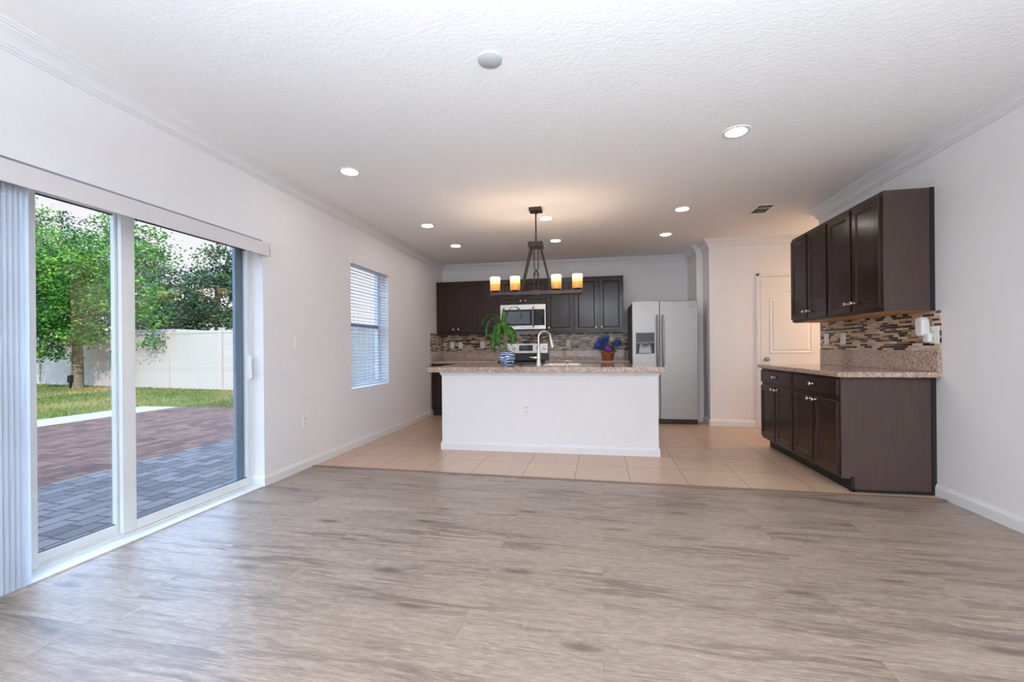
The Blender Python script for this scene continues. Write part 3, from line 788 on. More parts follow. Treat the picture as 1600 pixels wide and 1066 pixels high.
# --- microwave over the range
mw = thing('microwave', (-1.127, YB, 1.43), 'stainless over the range microwave with a dark glass door', 'microwave')
mx0, mx1, mf = -1.508, -0.746, 7.063
MB().box(mx0, mx1, mf + 0.025, YB - 0.012, 1.435, 1.852).build('body', 'steel_dark', mw, bevel=0.002)
mb = MB(); mb.box(mx0, mx1, mf, mf + 0.024, 1.437, 1.50); mb.box(mx0, mx1, mf, mf + 0.024, 1.765, 1.85); mb.box(mx0, mx0 + 0.03, mf, mf + 0.024, 1.50, 1.765); mb.box(mx1 - 0.018, mx1, mf, mf + 0.024, 1.50, 1.765)
mb.build('steel_front', 'steel_bright', mw, bevel=0.002)
dr = MB().box(mx0 + 0.03, mx1 - 0.21, mf - 0.003, mf + 0.024, 1.50, 1.765).build('door_glass', 'black_glass', mw, bevel=0.002)
MB().box(mx0 + 0.065, mx1 - 0.26, mf - 0.0042, mf - 0.0031, 1.535, 1.735).build('window', plain('grey_tinted_glass', rgb(92, 100, 112), 0.08), dr)
MB().box(mx1 - 0.21, mx1 - 0.018, mf - 0.003, mf + 0.024, 1.50, 1.765).build('control_panel', 'black_glass', mw, bevel=0.002)
mb = MB(); hx = mx1 - 0.205; mb.tube([(hx, mf, 1.80), (hx, mf - 0.04, 1.79), (hx, mf - 0.045, 1.64), (hx, mf - 0.04, 1.49), (hx, mf, 1.475)], 0.013, 10)
mb.build('handle', 'fridge_handle', mw, smooth=True)
def strokes(mb, x, z, y, w, h, n, axis=1):
    """a row of tiny letter-like strokes"""
    p = w / n
    for i in range(n):
        a = x + i * p
        mb.box(a, a + p * 0.2, y - 0.0008, y, z, z + h)
        if i % 3 != 1: mb.box(a, a + p * 0.6, y - 0.0008, y, z + h * 0.8, z + h)
        if i % 2 == 0: mb.box(a, a + p * 0.6, y - 0.0008, y, z, z + h * 0.2)
        if i % 3 == 1: mb.box(a + p * 0.45, a + p * 0.65, y - 0.0008, y, z, z + h)
mb = MB(); strokes(mb, -1.16, 1.463, mf - 0.0002, 0.066, 0.012, 8); mb.build('logo', 'black', mw)

# --- range
rg = thing('range', (-1.12, YB, 0), 'stainless freestanding range with a black cooktop behind the island', 'range')
rx0, rx1 = -1.498, -0.740
MB().box(rx0, rx1, 6.83, YB - 0.012, 0.0, 0.905).build('body', 'steel_dark', rg, bevel=0.002)
MB().box(rx0, rx1, 6.80, YB - 0.10, 0.9055, 0.923).build('cooktop', 'black_glass', rg, bevel=0.004)
MB().box(rx0 + 0.02, rx1 - 0.02, 6.792, 6.829, 0.16, 0.80).build('oven_door', 'steel', rg, bevel=0.004)
MB().tube([(rx0 + 0.06, 6.79, 0.76), (rx0 + 0.06, 6.75, 0.76), (rx1 - 0.06, 6.75, 0.76), (rx1 - 0.06, 6.79, 0.76)], 0.011, 8).build('oven_handle', 'steel', rg, smooth=True)
bgd = MB().box(rx0, rx1, YB - 0.085, YB - 0.012, 0.924, 1.03).build('backguard_base', 'black', rg, bevel=0.002)
bgu = MB().box(rx0 + 0.01, rx1 - 0.005, YB - 0.10, YB - 0.012, 1.032, 1.205).build('backguard', 'steel_bright', rg, bevel=0.006)
MB().box(-1.245, -1.005, YB - 0.103, YB - 0.1005, 1.075, 1.175).build('display', 'black_glass', bgu)
for x in (-1.43, -1.34, -0.915, -0.805):
    MB().lathe([(0.030, 0), (0.030, 0.006), (0.024, 0.010), (0.022, 0.030), (0.004, 0.032)], (x, YB - 0.1005, 1.125), (0, -1, 0), 16).build('control_knob', 'nickel', bgu, smooth=True)

# --- refrigerator
fr_ = thing('refrigerator', (1.03, 7.0, 0), 'stainless side by side refrigerator with an ice and water dispenser', 'refrigerator')
FY = 6.538
MB().box(0.590, 1.495, FY + 0.075, 7.40, 0.03, 1.775).build('body', plain('fridge_side_grey', rgb(92, 92, 96), 0.5), fr_, bevel=0.004)
mb = MB(); mb.box(0.60, 1.49, FY + 0.03, FY + 0.074, 0.012, 0.068)
for i in range(4): mb.box(0.64, 1.40, FY + 0.024, FY + 0.03, 0.020 + i * 0.012, 0.026 + i * 0.012)
mb.build('base_grille', 'black', fr_)
fd = MB().box(0.973, 1.497, FY, FY + 0.072, 0.070, 1.789).build('fridge_door', 'steel', fr_, bevel=0.008, seg=3)
# freezer door around the dispenser recess
dx0, dx1, dz_0, dz_1 = 0.632, 0.904, 1.020, 1.338
mb = MB(); mb.box(0.588, dx0, FY, FY + 0.072, 0.070, 1.789); mb.box(dx1, 0.966, FY, FY + 0.072, 0.070, 1.789); mb.box(dx0, dx1, FY, FY + 0.072, 0.070, dz_0); mb.box(dx0, dx1, FY, FY + 0.072, dz_1, 1.789)
zd = mb.build('freezer_door', 'steel', fr_)
mb = MB(); f_ = 0.010
mb.box(dx0, dx1, FY - 0.004, FY + 0.01, dz_0, dz_0 + f_); mb.box(dx0, dx1, FY - 0.004, FY + 0.01, dz_1 - f_, dz_1); mb.box(dx0, dx0 + f_, FY - 0.004, FY + 0.01, dz_0 + f_, dz_1 - f_); mb.box(dx1 - f_, dx1, FY - 0.004, FY + 0.01, dz_0 + f_, dz_1 - f_)
mb.box(dx0, dx1, FY - 0.003, FY + 0.01, 1.180, 1.196)
mb.build('dispenser_frame', 'grey_plastic', zd, bevel=0.002)
MB().box(dx0 + f_, dx1 - f_, FY - 0.002, FY + 0.03, 1.197, dz_1 - f_).build('dispenser_display', 'black_glass', zd)
mb = MB(); mb.box(dx0 + f_, dx1 - f_, FY + 0.060, FY + 0.070, dz_0 + f_, 1.180); mb.box(dx0 + f_, dx0 + f_ + 0.006, FY + 0.004, FY + 0.06, dz_0 + f_, 1.180); mb.box(dx1 - f_ - 0.006, dx1 - f_, FY + 0.004, FY + 0.06, dz_0 + f_, 1.180)
mb.build('dispenser_recess', plain('dark_grey_recess', rgb(70, 72, 76), 0.4), zd)
mb = MB(); a = [mb.v((0.700, FY + 0.045, 1.175)), mb.v((0.836, FY + 0.045, 1.175)), mb.v((0.856, FY + 0.012, 1.035)), mb.v((0.680, FY + 0.012, 1.035))]
b = [mb.v((0.700, FY + 0.059, 1.175)), mb.v((0.836, FY + 0.059, 1.175)), mb.v((0.856, FY + 0.059, 1.031)), mb.v((0.680, FY + 0.059, 1.031))]
mb.f(a); mb.f(b[::-1])
for j in range(4): mb.f([a[j], b[j], b[(j + 1) % 4], a[(j + 1) % 4]])
mb.build('dispenser_tray', plain('pale_grey_paddle', rgb(196, 198, 202), 0.35), zd)
mb = MB(); mb.prism([(0.715, 1.179), (0.821, 1.179), (0.800, 1.135), (0.736, 1.135)], 0, 0.04)
bmesh.ops.transform(mb.bm, matrix=Matrix(((1, 0, 0, 0), (0, 0, 1, FY + 0.003), (0, 1, 0, 0), (0, 0, 0, 1))), verts=mb.bm.verts[:])
mb.build('dispenser_spout', 'black', zd)
for x, par in ((0.938, zd), (1.014, fd)):
    MB().tube([(x, FY, 1.585), (x, FY - 0.035, 1.57), (x, FY - 0.052, 1.50), (x, FY - 0.058, 1.20), (x, FY - 0.052, 0.88), (x, FY - 0.035, 0.81), (x, FY, 0.795)], [0.012, 0.015, 0.016, 0.017, 0.016, 0.015, 0.012], 12).build('door_handle', 'fridge_handle', par, smooth=True)
mb = MB(); strokes(mb, 1.365, 1.700, FY - 0.0002, 0.075, 0.010, 9); strokes(mb, 1.375, 1.684, FY - 0.0002, 0.05, 0.006, 8); mb.build('logo', 'steel_dark', fd)

# ------------------------------------------------------------------ island
il = thing('kitchen_island', (-0.50, 5.05, 0), 'white painted kitchen island facing the room', 'island')
IX0, IX1, IY0, IY1 = -1.654, 0.662, 4.582, 5.50
mb = MB(); mb.box(IX0, IX1, IY0, IY0 + 0.115, 0, 0.861); mb.box(IX0, IX0 + 0.02, IY0 + 0.115, IY1, 0, 0.861); mb.box(IX1 - 0.02, IX1, IY0 + 0.115, IY1, 0, 0.861)
mb.build('half_wall', 'wall', il)
MB().box(IX0 + 0.021, IX1 - 0.021, IY1 - 0.55, IY1 - 0.001, 0.10, 0.66).build('cabinet_body', 'espresso', il)
mb = MB(); mb.sweep([(IX0, IY1), (IX0, IY0), (IX1, IY0), (IX1, IY1)], BBP, side=-1.0)
mb.build('baseboard', 'trim', il)
mb = MB(); mb.sweep([(IX0, IY1), (IX0, IY0), (IX1, IY0), (IX1, IY1)], [(0, 0.861), (0.022, 0.861), (0.020, 0.848), (0.009, 0.834), (0.006, 0.824), (0, 0.822)], side=-1.0)
mb.build('top_moulding', 'trim', il)
ct = thing('countertop', (-0.53, 5.07, 0.862), 'long speckled granite island countertop holding the sink and faucet', 'countertop')
mb = MB()
SX0, SX1, SY0, SY1 = -0.55, -0.15, 5.10, 5.50
CX0, CX1, CY0, CY1 = -1.803, 0.730, 4.532, 5.62
for x0, x1, y0, y1 in ((CX0, SX0, CY0, CY1), (SX1, CX1, CY0, CY1), (SX0, SX1, CY0, SY0), (SX0, SX1, SY1, CY1)): mb.box(x0, x1, y0, y1, 0.862, 0.9165)
bmesh.ops.remove_doubles(mb.bm, verts=mb.bm.verts[:], dist=1e-5)
mb.build('slab', 'granite', ct)
sk = thing('sink', (-0.35, 5.30, 0.70), 'white drop in kitchen sink set in the island countertop', 'sink')
mb = MB(); r0, r1, r2, r3 = SX0 + 0.004, SX1 - 0.004, SY0 + 0.004, SY1 - 0.004
def rect(mb, x0, x1, y0, y1, z): return [mb.v((x0, y0, z)), mb.v((x1, y0, z)), mb.v((x1, y1, z)), mb.v((x0, y1, z))]
lv = [rect(mb, r0 - 0.022, r1 + 0.022, r2 - 0.022, r3 + 0.022, 0.9172), rect(mb, r0 - 0.018, r1 + 0.018, r2 - 0.018, r3 + 0.018, 0.925), rect(mb, r0 + 0.012, r1 - 0.012, r2 + 0.012, r3 - 0.012, 0.925), rect(mb, r0 + 0.03, r1 - 0.03, r2 + 0.03, r3 - 0.03, 0.72)]
for a, b in zip(lv, lv[1:]):
    for j in range(4): mb.f([a[j], a[(j + 1) % 4], b[(j + 1) % 4], b[j]])
mb.f(lv[-1])
mb.build('basin', 'porcelain', sk)
MB().lathe([(0.045, 0.0), (0.045, 0.004), (0.02, 0.005)], (-0.35, 5.30, 0.7205), seg=18).build('drain', 'steel', sk, smooth=True)

fc = thing('faucet', (-0.612, 4.99, 0.9166), 'tall brushed nickel gooseneck pull down faucet on the island', 'faucet')
fx, fy, fz = -0.612, 4.99, 0.9166
MB().lathe([(0.030, 0), (0.030, 0.006), (0.026, 0.012), (0.024, 0.10), (0.020, 0.16), (0.0155, 0.20)], (fx, fy, fz), seg=18).build('faucet_body', 'nickel', fc, smooth=True)
path = [(fx, fy, fz + 0.19), (fx, fy, fz + 0.33)]
R_ = 0.072; dirv = Vector((0.92, 0.38, 0)).normalized()
for i in range(0, 11):
    a = PI - i * (PI * 1.02) / 10
    path.append((fx + dirv.x * R_ * (1 + math.cos(a)), fy + dirv.y * R_ * (1 + math.cos(a)), fz + 0.33 + R_ * math.sin(a)))
ex = path[-1]
MB().tube(path, 0.0135, 12).build('spout', 'nickel', fc, smooth=True)
MB().tube([ex, (ex[0] + 0.010, ex[1] + 0.004, ex[2] - 0.05), (ex[0] + 0.022, ex[1] + 0.008, ex[2] - 0.115)], [0.0145, 0.018, 0.021], 12).build('spray_head', 'nickel', fc, smooth=True)
MB().tube([(fx - 0.02, fy, fz + 0.09), (fx - 0.055, fy - 0.005, fz + 0.09), (fx - 0.060, fy - 0.005, fz + 0.092), (fx - 0.105, fy - 0.01, fz + 0.098)], [0.016, 0.016, 0.008, 0.006], 10).build('lever', 'nickel', fc, smooth=True)
sd_ = thing('soap_dispenser', (-0.285, 5.0, 0.9166), 'small nickel soap dispenser beside the sink on the island', 'soap dispenser')
MB().lathe([(0.020, 0), (0.020, 0.005), (0.011, 0.008), (0.011, 0.045), (0.014, 0.05), (0.012, 0.062), (0.003, 0.064)], (-0.285, 5.0, 0.9166), seg=14).build('pump_body', 'nickel', sd_, smooth=True)
MB().tube([(-0.285, 5.0, 0.972), (-0.285, 5.04, 0.975), (-0.285, 5.075, 0.968)], 0.005, 8).build('pump_spout', 'nickel', sd_, smooth=True)
st_ = MB().lathe([(0.036, 0), (0.036, 0.006), (0.020, 0.012), (0.010, 0.016), (0.010, 0.024), (0.003, 0.026)], (-0.835, 5.10, 0.9166), seg=16).build('sink_stopper', 'black', smooth=True)
tag(st_, 'small black sink stopper lying on the island left of the faucet', 'stopper')

# --- plant in the blue vase
VX, VY, VZ = -1.035, 5.25, 0.9168
pp = thing('potted_plant', (VX, VY, VZ), 'green strap leaved plant in a round blue and white striped vase on the island', 'plant')
MB().lathe([(0.056, 0), (0.064, 0.002), (0.088, 0.036), (0.099, 0.075), (0.096, 0.110), (0.083, 0.145), (0.075, 0.163), (0.079, 0.170), (0.073, 0.171), (0.068, 0.163), (0.076, 0.14), (0.08, 0.11), (0.03, 0.105)], (VX, VY, VZ), seg=28).build('vase', 'glaze', pp, smooth=True)
def ribbon_leaf(parent, pts, width, curl=0.25, name='leaf'):
    """a tapering leaf along a smooth path, folded along its midrib"""
    P = [Vector(p) for p in pts]; n = 14; mb = MB(); rows = []
    def cr(t):
        m = len(P) - 1; f = t * m; i = min(int(f), m - 1); u = f - i
        p0, p1, p2, p3 = P[max(i - 1, 0)], P[i], P[i + 1], P[min(i + 2, m)]
        return 0.5 * ((2 * p1) + (p2 - p0) * u + (2 * p0 - 5 * p1 + 4 * p2 - p3) * u * u + (3 * p1 - p0 - 3 * p2 + p3) * u ** 3)
    for i in range(n + 1):
        t = i / n; c = cr(t); d = (cr(min(1, t + 0.02)) - cr(max(0, t - 0.02))).normalized()
        side = d.cross(Vector((0, -0.35, 1)) if abs(d.z) < 0.9 else Vector((0.1, -1, 0.2))).normalized()
        if side.x < 0: side = -side
        nn = side.cross(d).normalized()
        w = width * (math.sin(PI * min(1, (0.12 + t * 0.88))) ** 0.7) * (1 if t < 0.98 else 0.3)
        rows.append([mb.v(tuple(c - side * w + nn * w * curl)), mb.v(tuple(c)), mb.v(tuple(c + side * w + nn * w * curl))])
    for a, b in zip(rows, rows[1:]):
        mb.f([a[0], a[1], b[1], b[0]]); mb.f([a[1], a[2], b[2], b[1]])
    o = mb.build(name, 'plant_leaf', parent, smooth=True)
    s_ = o.modifiers.new('solid', 'SOLIDIFY'); s_.thickness = 0.0015
    return o
b0 = (VX, VY, VZ + 0.15); nk = (VX - 0.05, VY, VZ + 0.33)
hub_ = (VX - 0.045, VY - 0.0, VZ + 0.42)
MB().tube([b0, (VX - 0.02, VY, VZ + 0.25), nk, hub_], [0.016, 0.015, 0.013, 0.01], 8).build('stem', plain('plant_stem', rgb(96, 128, 52), 0.6), pp, smooth=True)
HX, HY, HZ = hub_
for pts, w in (
    # long arching straps
    ([(HX, HY, HZ), (HX - 0.06, HY, HZ + 0.16), (HX - 0.16, HY, HZ + 0.215), (HX - 0.25, HY, HZ + 0.17), (HX - 0.285, HY, HZ + 0.06)], 0.010),
    ([(HX, HY, HZ), (HX - 0.05, HY - 0.03, HZ + 0.12), (HX - 0.13, HY - 0.04, HZ + 0.165), (HX - 0.20, HY - 0.05, HZ + 0.08), (HX - 0.215, HY - 0.05, HZ - 0.06), (HX - 0.225, HY - 0.05, HZ - 0.10)], 0.016),
    ([(HX, HY, HZ), (HX - 0.012, HY, HZ + 0.12), (HX - 0.008, HY, HZ + 0.215), (HX + 0.01, HY, HZ + 0.30)], 0.014),
    ([(HX, HY, HZ), (HX + 0.03, HY, HZ + 0.17), (HX + 0.10, HY, HZ + 0.29), (HX + 0.18, HY, HZ + 0.29), (HX + 0.225, HY, HZ + 0.20), (HX + 0.225, HY, HZ + 0.13)], 0.013),
    ([(HX, HY, HZ), (HX + 0.06, HY + 0.02, HZ + 0.03), (HX + 0.11, HY + 0.03, HZ + 0.06), (HX + 0.17, HY + 0.03, HZ + 0.06)], 0.010),
    ([(HX, HY, HZ), (HX - 0.08, HY + 0.05, HZ + 0.10), (HX - 0.15, HY + 0.06, HZ + 0.12)], 0.010),
    # broad drooping leaves
    ([(HX, HY, HZ), (HX - 0.06, HY - 0.05, HZ + 0.05), (HX - 0.12, HY - 0.07, HZ - 0.08), (HX - 0.125, HY - 0.07, HZ - 0.20), (HX - 0.08, HY - 0.07, HZ - 0.27)], 0.030),
    ([(HX, HY, HZ), (HX - 0.03, HY - 0.06, HZ + 0.09), (HX - 0.05, HY - 0.10, HZ + 0.0), (HX - 0.045, HY - 0.11, HZ - 0.12), (HX - 0.02, HY - 0.11, HZ - 0.26)], 0.026),
    ([(HX, HY, HZ), (HX + 0.05, HY - 0.05, HZ + 0.05), (HX + 0.11, HY - 0.07, HZ - 0.03), (HX + 0.125, HY - 0.07, HZ - 0.12), (HX + 0.09, HY - 0.06, HZ - 0.19)], 0.038),
    ([(HX, HY, HZ), (HX + 0.01, HY - 0.05, HZ + 0.11), (HX + 0.035, HY - 0.09, HZ + 0.05), (HX + 0.04, HY - 0.10, HZ - 0.06)], 0.030),
    ([(HX, HY, HZ), (HX - 0.05, HY - 0.04, HZ + 0.10), (HX - 0.09, HY - 0.07, HZ + 0.02), (HX - 0.09, HY - 0.08, HZ - 0.09)], 0.030),
    ([(HX, HY, HZ), (HX + 0.08, HY - 0.01, HZ + 0.06), (HX + 0.14, HY, HZ - 0.02), (HX + 0.145, HY, HZ - 0.13)], 0.014),
):
    ribbon_leaf(pp, pts, w * 1.28)

# --- flower pot on the back counter
PX, PY, PZ_ = 0.255, 7.02, 0.9168
fp = thing('flower_pot', (PX, PY, PZ_), 'blue and purple flowers in a terracotta pot on the counter beside the fridge', 'flowers')
MB().lathe([(0.070, 0), (0.072, 0.002), (0.100, 0.105), (0.108, 0.107), (0.110, 0.13), (0.102, 0.132), (0.095, 0.11), (0.02, 0.108)], (PX, PY, PZ_), seg=24).build('pot', 'terracotta', fp, smooth=True)
rf = random.Random(5)
def bloom(cx, cy, cz, r, m):
    mb = MB(); n = 46
    for i in range(n):
        zf = 1 - 2 * (i + 0.5) / n; ph = i * 2.399963
        if zf < -0.6: continue
        d = Vector((math.cos(ph) * math.sqrt(1 - zf * zf), math.sin(ph) * math.sqrt(1 - zf * zf), zf))
        u = d.cross(Vector((0.3, 0.2, 1))).normalized(); w = d.cross(u)
        c = Vector((cx, cy, cz)) + d * r * rf.uniform(0.85, 1.08); s_ = r * 0.34
        for q in range(4):
            a = q * PI / 2 + ph; e1 = u * math.cos(a) + w * math.sin(a); e2 = u * math.cos(a + 0.8) + w * math.sin(a + 0.8)
            e0 = u * math.cos(a + 0.4) + w * math.sin(a + 0.4)
            mb.f([mb.v(tuple(c)), mb.v(tuple(c + e1 * s_ * 0.7 + d * s_ * 0.15)), mb.v(tuple(c + e0 * s_ * 1.05 + d * s_ * 0.25)), mb.v(tuple(c + e2 * s_ * 0.7 + d * s_ * 0.15))])
    mb.lathe([(0.001, -r * 0.8), (r * 0.6, -r * 0.5), (r * 0.8, 0), (r * 0.6, r * 0.5), (0.001, r * 0.8)], (cx, cy, cz), seg=10)
    o = mb.build('flower_head', m, fp)
    MB().tube([(PX + (cx - PX) * 0.2, PY + (cy - PY) * 0.2, PZ_ + 0.10), (cx, cy, cz - r * 0.5)], 0.005, 6).build('flower_stem', 'plant_leaf', fp)
for dx, dy, dz, r, m in ((-0.155, -0.03, 0.23, 0.075, 'petal_blue'), (-0.10, 0.02, 0.315, 0.07, 'petal_blue'), (0.145, -0.02, 0.265, 0.07, 'petal_blue'), (-0.02, 0.04, 0.35, 0.06, 'petal_blue'), (-0.03, -0.09, 0.245, 0.045, 'petal_blue'), (0.06, -0.04, 0.335, 0.05, 'petal_cream'), (0.0, -0.10, 0.18, 0.068, 'petal_purple')):
    bloom(PX + dx, PY + dy, PZ_ + dz, r, m)
for ang, ln, dz in ((-2.9, 0.26, 0.12), (-2.4, 0.2, 0.08), (-0.3, 0.2, 0.12), (-0.7, 0.19, 0.05), (0.2, 0.22, 0.2), (3.0, 0.2, 0.22)):
    c_, s_ = math.cos(ang), math.sin(ang) * 0.5
    ribbon_leaf(fp, [(PX, PY, PZ_ + 0.11), (PX + c_ * ln * 0.5, PY + s_ * ln * 0.5, PZ_ + 0.13 + dz * 0.6), (PX + c_ * ln, PY + s_ * ln, PZ_ + 0.10 + dz * 0.6)], 0.026)

# ------------------------------------------------------------------ chandelier
CXc, CYc = -0.585, 4.62
ch = thing('chandelier', (CXc, CYc, ZC), 'dark bronze linear chandelier with amber candle shades hanging above the island', 'chandelier')
MB().box(CXc - 0.068, CXc + 0.068, CYc - 0.068, CYc + 0.068, ZC - 0.034, ZC - 0.0005).build('canopy', 'dark_bronze', ch, bevel=0.004)
mb = MB(); mb.lathe([(0.016, 0), (0.016, 0.02), (0.009, 0.024)], (CXc, CYc, ZC - 0.056), seg=12); mb.tube([(CXc, CYc, 2.255), (CXc, CYc, ZC - 0.034)], 0.0085, 10)
mb.build('rod', 'dark_bronze', ch, smooth=True)
MB().box(CXc - 0.078, CXc + 0.078, CYc - 0.078, CYc + 0.078, 2.205, 2.258).build('hub', 'dark_bronze', ch, bevel=0.004)
ZBAR = 1.735
for sx in (-1, 1):
    for sy in (-1, 1):
        x0, x1 = CXc + sx * 0.052, CXc + sx * 0.165; y0, y1 = CYc + sy * 0.052, CYc + sy * 0.038
        MB().tube([(x0, y0, 2.206), (x1, y1, ZBAR)], 0.010, 8).build('arm', 'dark_bronze', ch, smooth=True)
for sx in (-1, 1):
    x = CXc + sx * 0.022
    MB().tube([(x, CYc, 2.206), (x, CYc, 1.99), (x - sx * 0.008, CYc, 1.965), (x - sx * 0.030, CYc, 1.955), (x - sx * 0.036, CYc, 1.94), (x - sx * 0.036, CYc, 1.90)], 0.006, 8).build('hook_rod', 'dark_bronze', ch, smooth=True)
    MB().tube([(x, CYc - 0.012, ZBAR), (x, CYc - 0.012, 1.93), (x - sx * 0.02, CYc - 0.012, 1.958)], 0.006, 8).build('hook_rod', 'dark_bronze', ch, smooth=True)
mb = MB(); mb.box(-1.088, -0.098, CYc - 0.05, CYc + 0.05, ZBAR - 0.04, ZBAR)
mb.build('bar', 'dark_bronze', ch, bevel=0.003)
MB().box(CXc - 0.055, CXc + 0.055, CYc - 0.056, CYc + 0.056, ZBAR - 0.046, ZBAR + 0.006).build('bar_clasp', 'dark_bronze', ch, bevel=0.003)
for x in (-1.042, -0.819, -0.370, -0.146):
    cup = MB().lathe([(0.018, 0), (0.018, 0.006), (0.044, 0.009), (0.046, 0.016), (0.01, 0.017)], (x, CYc, ZBAR + 0.0005), seg=20).build('lamp_cup', 'dark_bronze', ch, smooth=True)
    mb = MB(); z0 = ZBAR + 0.018; mb.lathe([(0.053, 0), (0.0545, 0.003), (0.0545, 0.147), (0.053, 0.15), (0.050, 0.149), (0.050, 0.004), (0.0, 0.003)], (x, CYc, z0), seg=28, cap=False)
    mb.build('candle_shade', 'shade', ch, smooth=True)
    MB().lathe([(0.0, 0), (0.012, 0.002), (0.02, 0.035), (0.024, 0.06), (0.018, 0.085), (0.004, 0.10)], (x, CYc, z0 + 0.03), seg=12, cap=False).build('bulb', 'bulb', cup, smooth=True)
    add_light('candle_glow', 'POINT', (x, CYc, z0 + 0.118), 7.5, (1.0, 0.79, 0.58), shadow_soft_size=0.03).name = 'candle_glow'

# ------------------------------------------------------------------ ceiling fittings
def recessed(x, y, label):
    r = thing('recessed_light', (x, y, ZC), label, 'ceiling light', 'recessed ceiling lights')
    MB().lathe([(0.068, -0.001), (0.068, -0.006), (0.080, -0.008), (0.092, -0.005), (0.095, -0.0005), (0.08, -0.0004)], (x, y, ZC), seg=32, cap=False).build('trim_ring', 'white', r, smooth=True)
    o = MB().lathe([(0.0, -0.003), (0.0685, -0.003), (0.0685, -0.001), (0.0, -0.001)], (x, y, ZC), seg=32, cap=False).build('lens', 'lens', r); o['label'] = 'glowing white lens'
    return r
for (x, y), lab in zip(((1.011, 3.262), (-2.005, 3.327), (-1.962, 4.972), (-1.946, 6.03), (-0.513, 4.983), (-0.490, 6.04), (0.985, 4.965), (0.982, 6.03)), (
        'largest glowing recessed ceiling light, nearest the right wall cabinets', 'glowing recessed ceiling light nearest the glass door and left wall',
        'recessed ceiling light near the left crown moulding, above the kitchen window', 'recessed ceiling light in the far left corner above the corner wall cabinets',
        'recessed ceiling light right beside the chandelier rod', 'recessed ceiling light between the chandelier and the back wall cabinets',
        'recessed ceiling light nearest the ceiling air vent', 'recessed ceiling light in front of the refrigerator, rightmost of the far row')):
    recessed(x, y, lab)
sp_ = thing('ceiling_speaker', (-0.512, 2.187, ZC), 'flat round pale grey cover on the bare ceiling nearest the viewer', 'ceiling cover')
MB().lathe([(0.0, -0.009), (0.058, -0.009), (0.063, -0.006), (0.064, -0.0005), (0.0, -0.0004)], (-0.512, 2.187, ZC), seg=36, cap=False).build('cover_disc', 'disc', sp_, smooth=True)
vt = thing('air_vent', (1.855, 5.155, ZC), 'small white louvred ceiling air vent near the wall cabinets', 'vent')
vx0, vx1, vy0, vy1 = 1.765, 1.945, 5.00, 5.315
mb = MB(); t_ = 0.018
mb.box(vx0, vx1, vy0, vy0 + t_, ZC - 0.004, ZC - 0.0004); mb.box(vx0, vx1, vy1 - t_, vy1, ZC - 0.004, ZC - 0.0004); mb.box(vx0, vx0 + t_, vy0 + t_, vy1 - t_, ZC - 0.004, ZC - 0.0004); mb.box(vx1 - t_, vx1, vy0 + t_, vy1 - t_, ZC - 0.004, ZC - 0.0004)
mb.box(vx0 + t_, vx1 - t_, (vy0 + vy1) / 2 - 0.045, (vy0 + vy1) / 2 - 0.035, ZC - 0.004, ZC - 0.0004)
mb.build('vent_frame', 'white', vt, bevel=0.001)
MB().box(vx0 + t_, vx1 - t_, vy0 + t_, vy1 - t_, ZC - 0.0009, ZC - 0.0003).build('duct_shade_sheet', plain('duct_shade', rgb(30, 30, 30), 0.95, spec=0.0), vt)  # flat dark sheet, painted in place of the shade inside the duct
mb = MB()
for i in range(6):
    x = vx0 + t_ + i * (vx1 - vx0 - 2 * t_) / 5
    mb.box(x - 0.003, x + 0.003, vy0 + t_, vy1 - t_, ZC - 0.003, ZC - 0.001)
mb.build('louvres', 'white', vt)


# ------------------------------------------------------------------ outlets and switches
def plate(name, cat, p, n, label, kind='outlet', w=0.072, h=0.116):
    """wall plate centred at p, facing n ('-x','+x','-y')"""
    T = {'+x': lambda u, m, z: (p[0] + m, p[1] + u, p[2] + z), '-x': lambda u, m, z: (p[0] - m, p[1] + u, p[2] + z), '-y': lambda u, m, z: (p[0] + u, p[1] - m, p[2] + z)}[n]
    r = thing(name, p, label, cat)
    MB(T).rings(-w / 2, w / 2, -h / 2, h / 2, [(0, 0.0004), (0, 0.004), (0.003, 0.0065), (0.006, 0.007)]).build('cover_plate', 'white', r)
    if kind == 'outlet':
        for z in (-0.024, 0.024):
            s_ = MB(T).rings(-0.016, 0.016, z - 0.0145, z + 0.0145, [(0, 0.0071), (0.001, 0.009)]).build('socket', plain('socket_white', rgb(226, 224, 222), 0.4) if 'socket_white' not in bpy.data.materials else bpy.data.materials['socket_white'], r)
            mb = MB(T); mb.box(-0.008, -0.006, 0.0091, 0.0095, z - 0.004, z + 0.006); mb.box(0.006, 0.008, 0.0091, 0.0095, z - 0.004, z + 0.006); mb.box(-0.002, 0.002, 0.0091, 0.0095, z - 0.011, z - 0.007)
            mb.build('slots', 'steel_dark', s_)
    else:
        MB(T).rings(-0.017, 0.017, -0.034, 0.034, [(0, 0.0071), (0.0, 0.009), (0.003, 0.011)]).build('rocker', 'white', r)
    return r
plate('light_switch', 'switch', (XL, 3.522, 1.190), '+x', 'white light switch on the left wall between door and window', 'switch')
plate('wall_outlet', 'outlet', (XL, 3.620, 0.450), '+x', 'white outlet low on the left wall beside the sliding door')
plate('wall_outlet', 'outlet', (-0.698, IY0, 0.459), '-y', 'white outlet in the front of the kitchen island')
plate('light_switch', 'switch', (2.183, YP, 1.167), '-y', 'white light switch on the wall beside the pantry door', 'switch')
ym = YB - 0.009
plate('light_switch', 'switch', (-2.487, ym, 1.186), '-y', 'leftmost white plate on the back wall mosaic, nearest the corner', 'switch')
plate('wall_outlet', 'outlet', (-2.330, ym, 1.186), '-y', 'white plate second from the corner on the back wall mosaic')
plate('wall_outlet', 'outlet', (-1.924, ym, 1.190), '-y', 'white plate on the back wall mosaic left of the plant')
plate('wall_outlet', 'outlet', (-0.400, ym, 1.196), '-y', 'white plate on the back wall mosaic right of the faucet')
xm = XR - 0.009
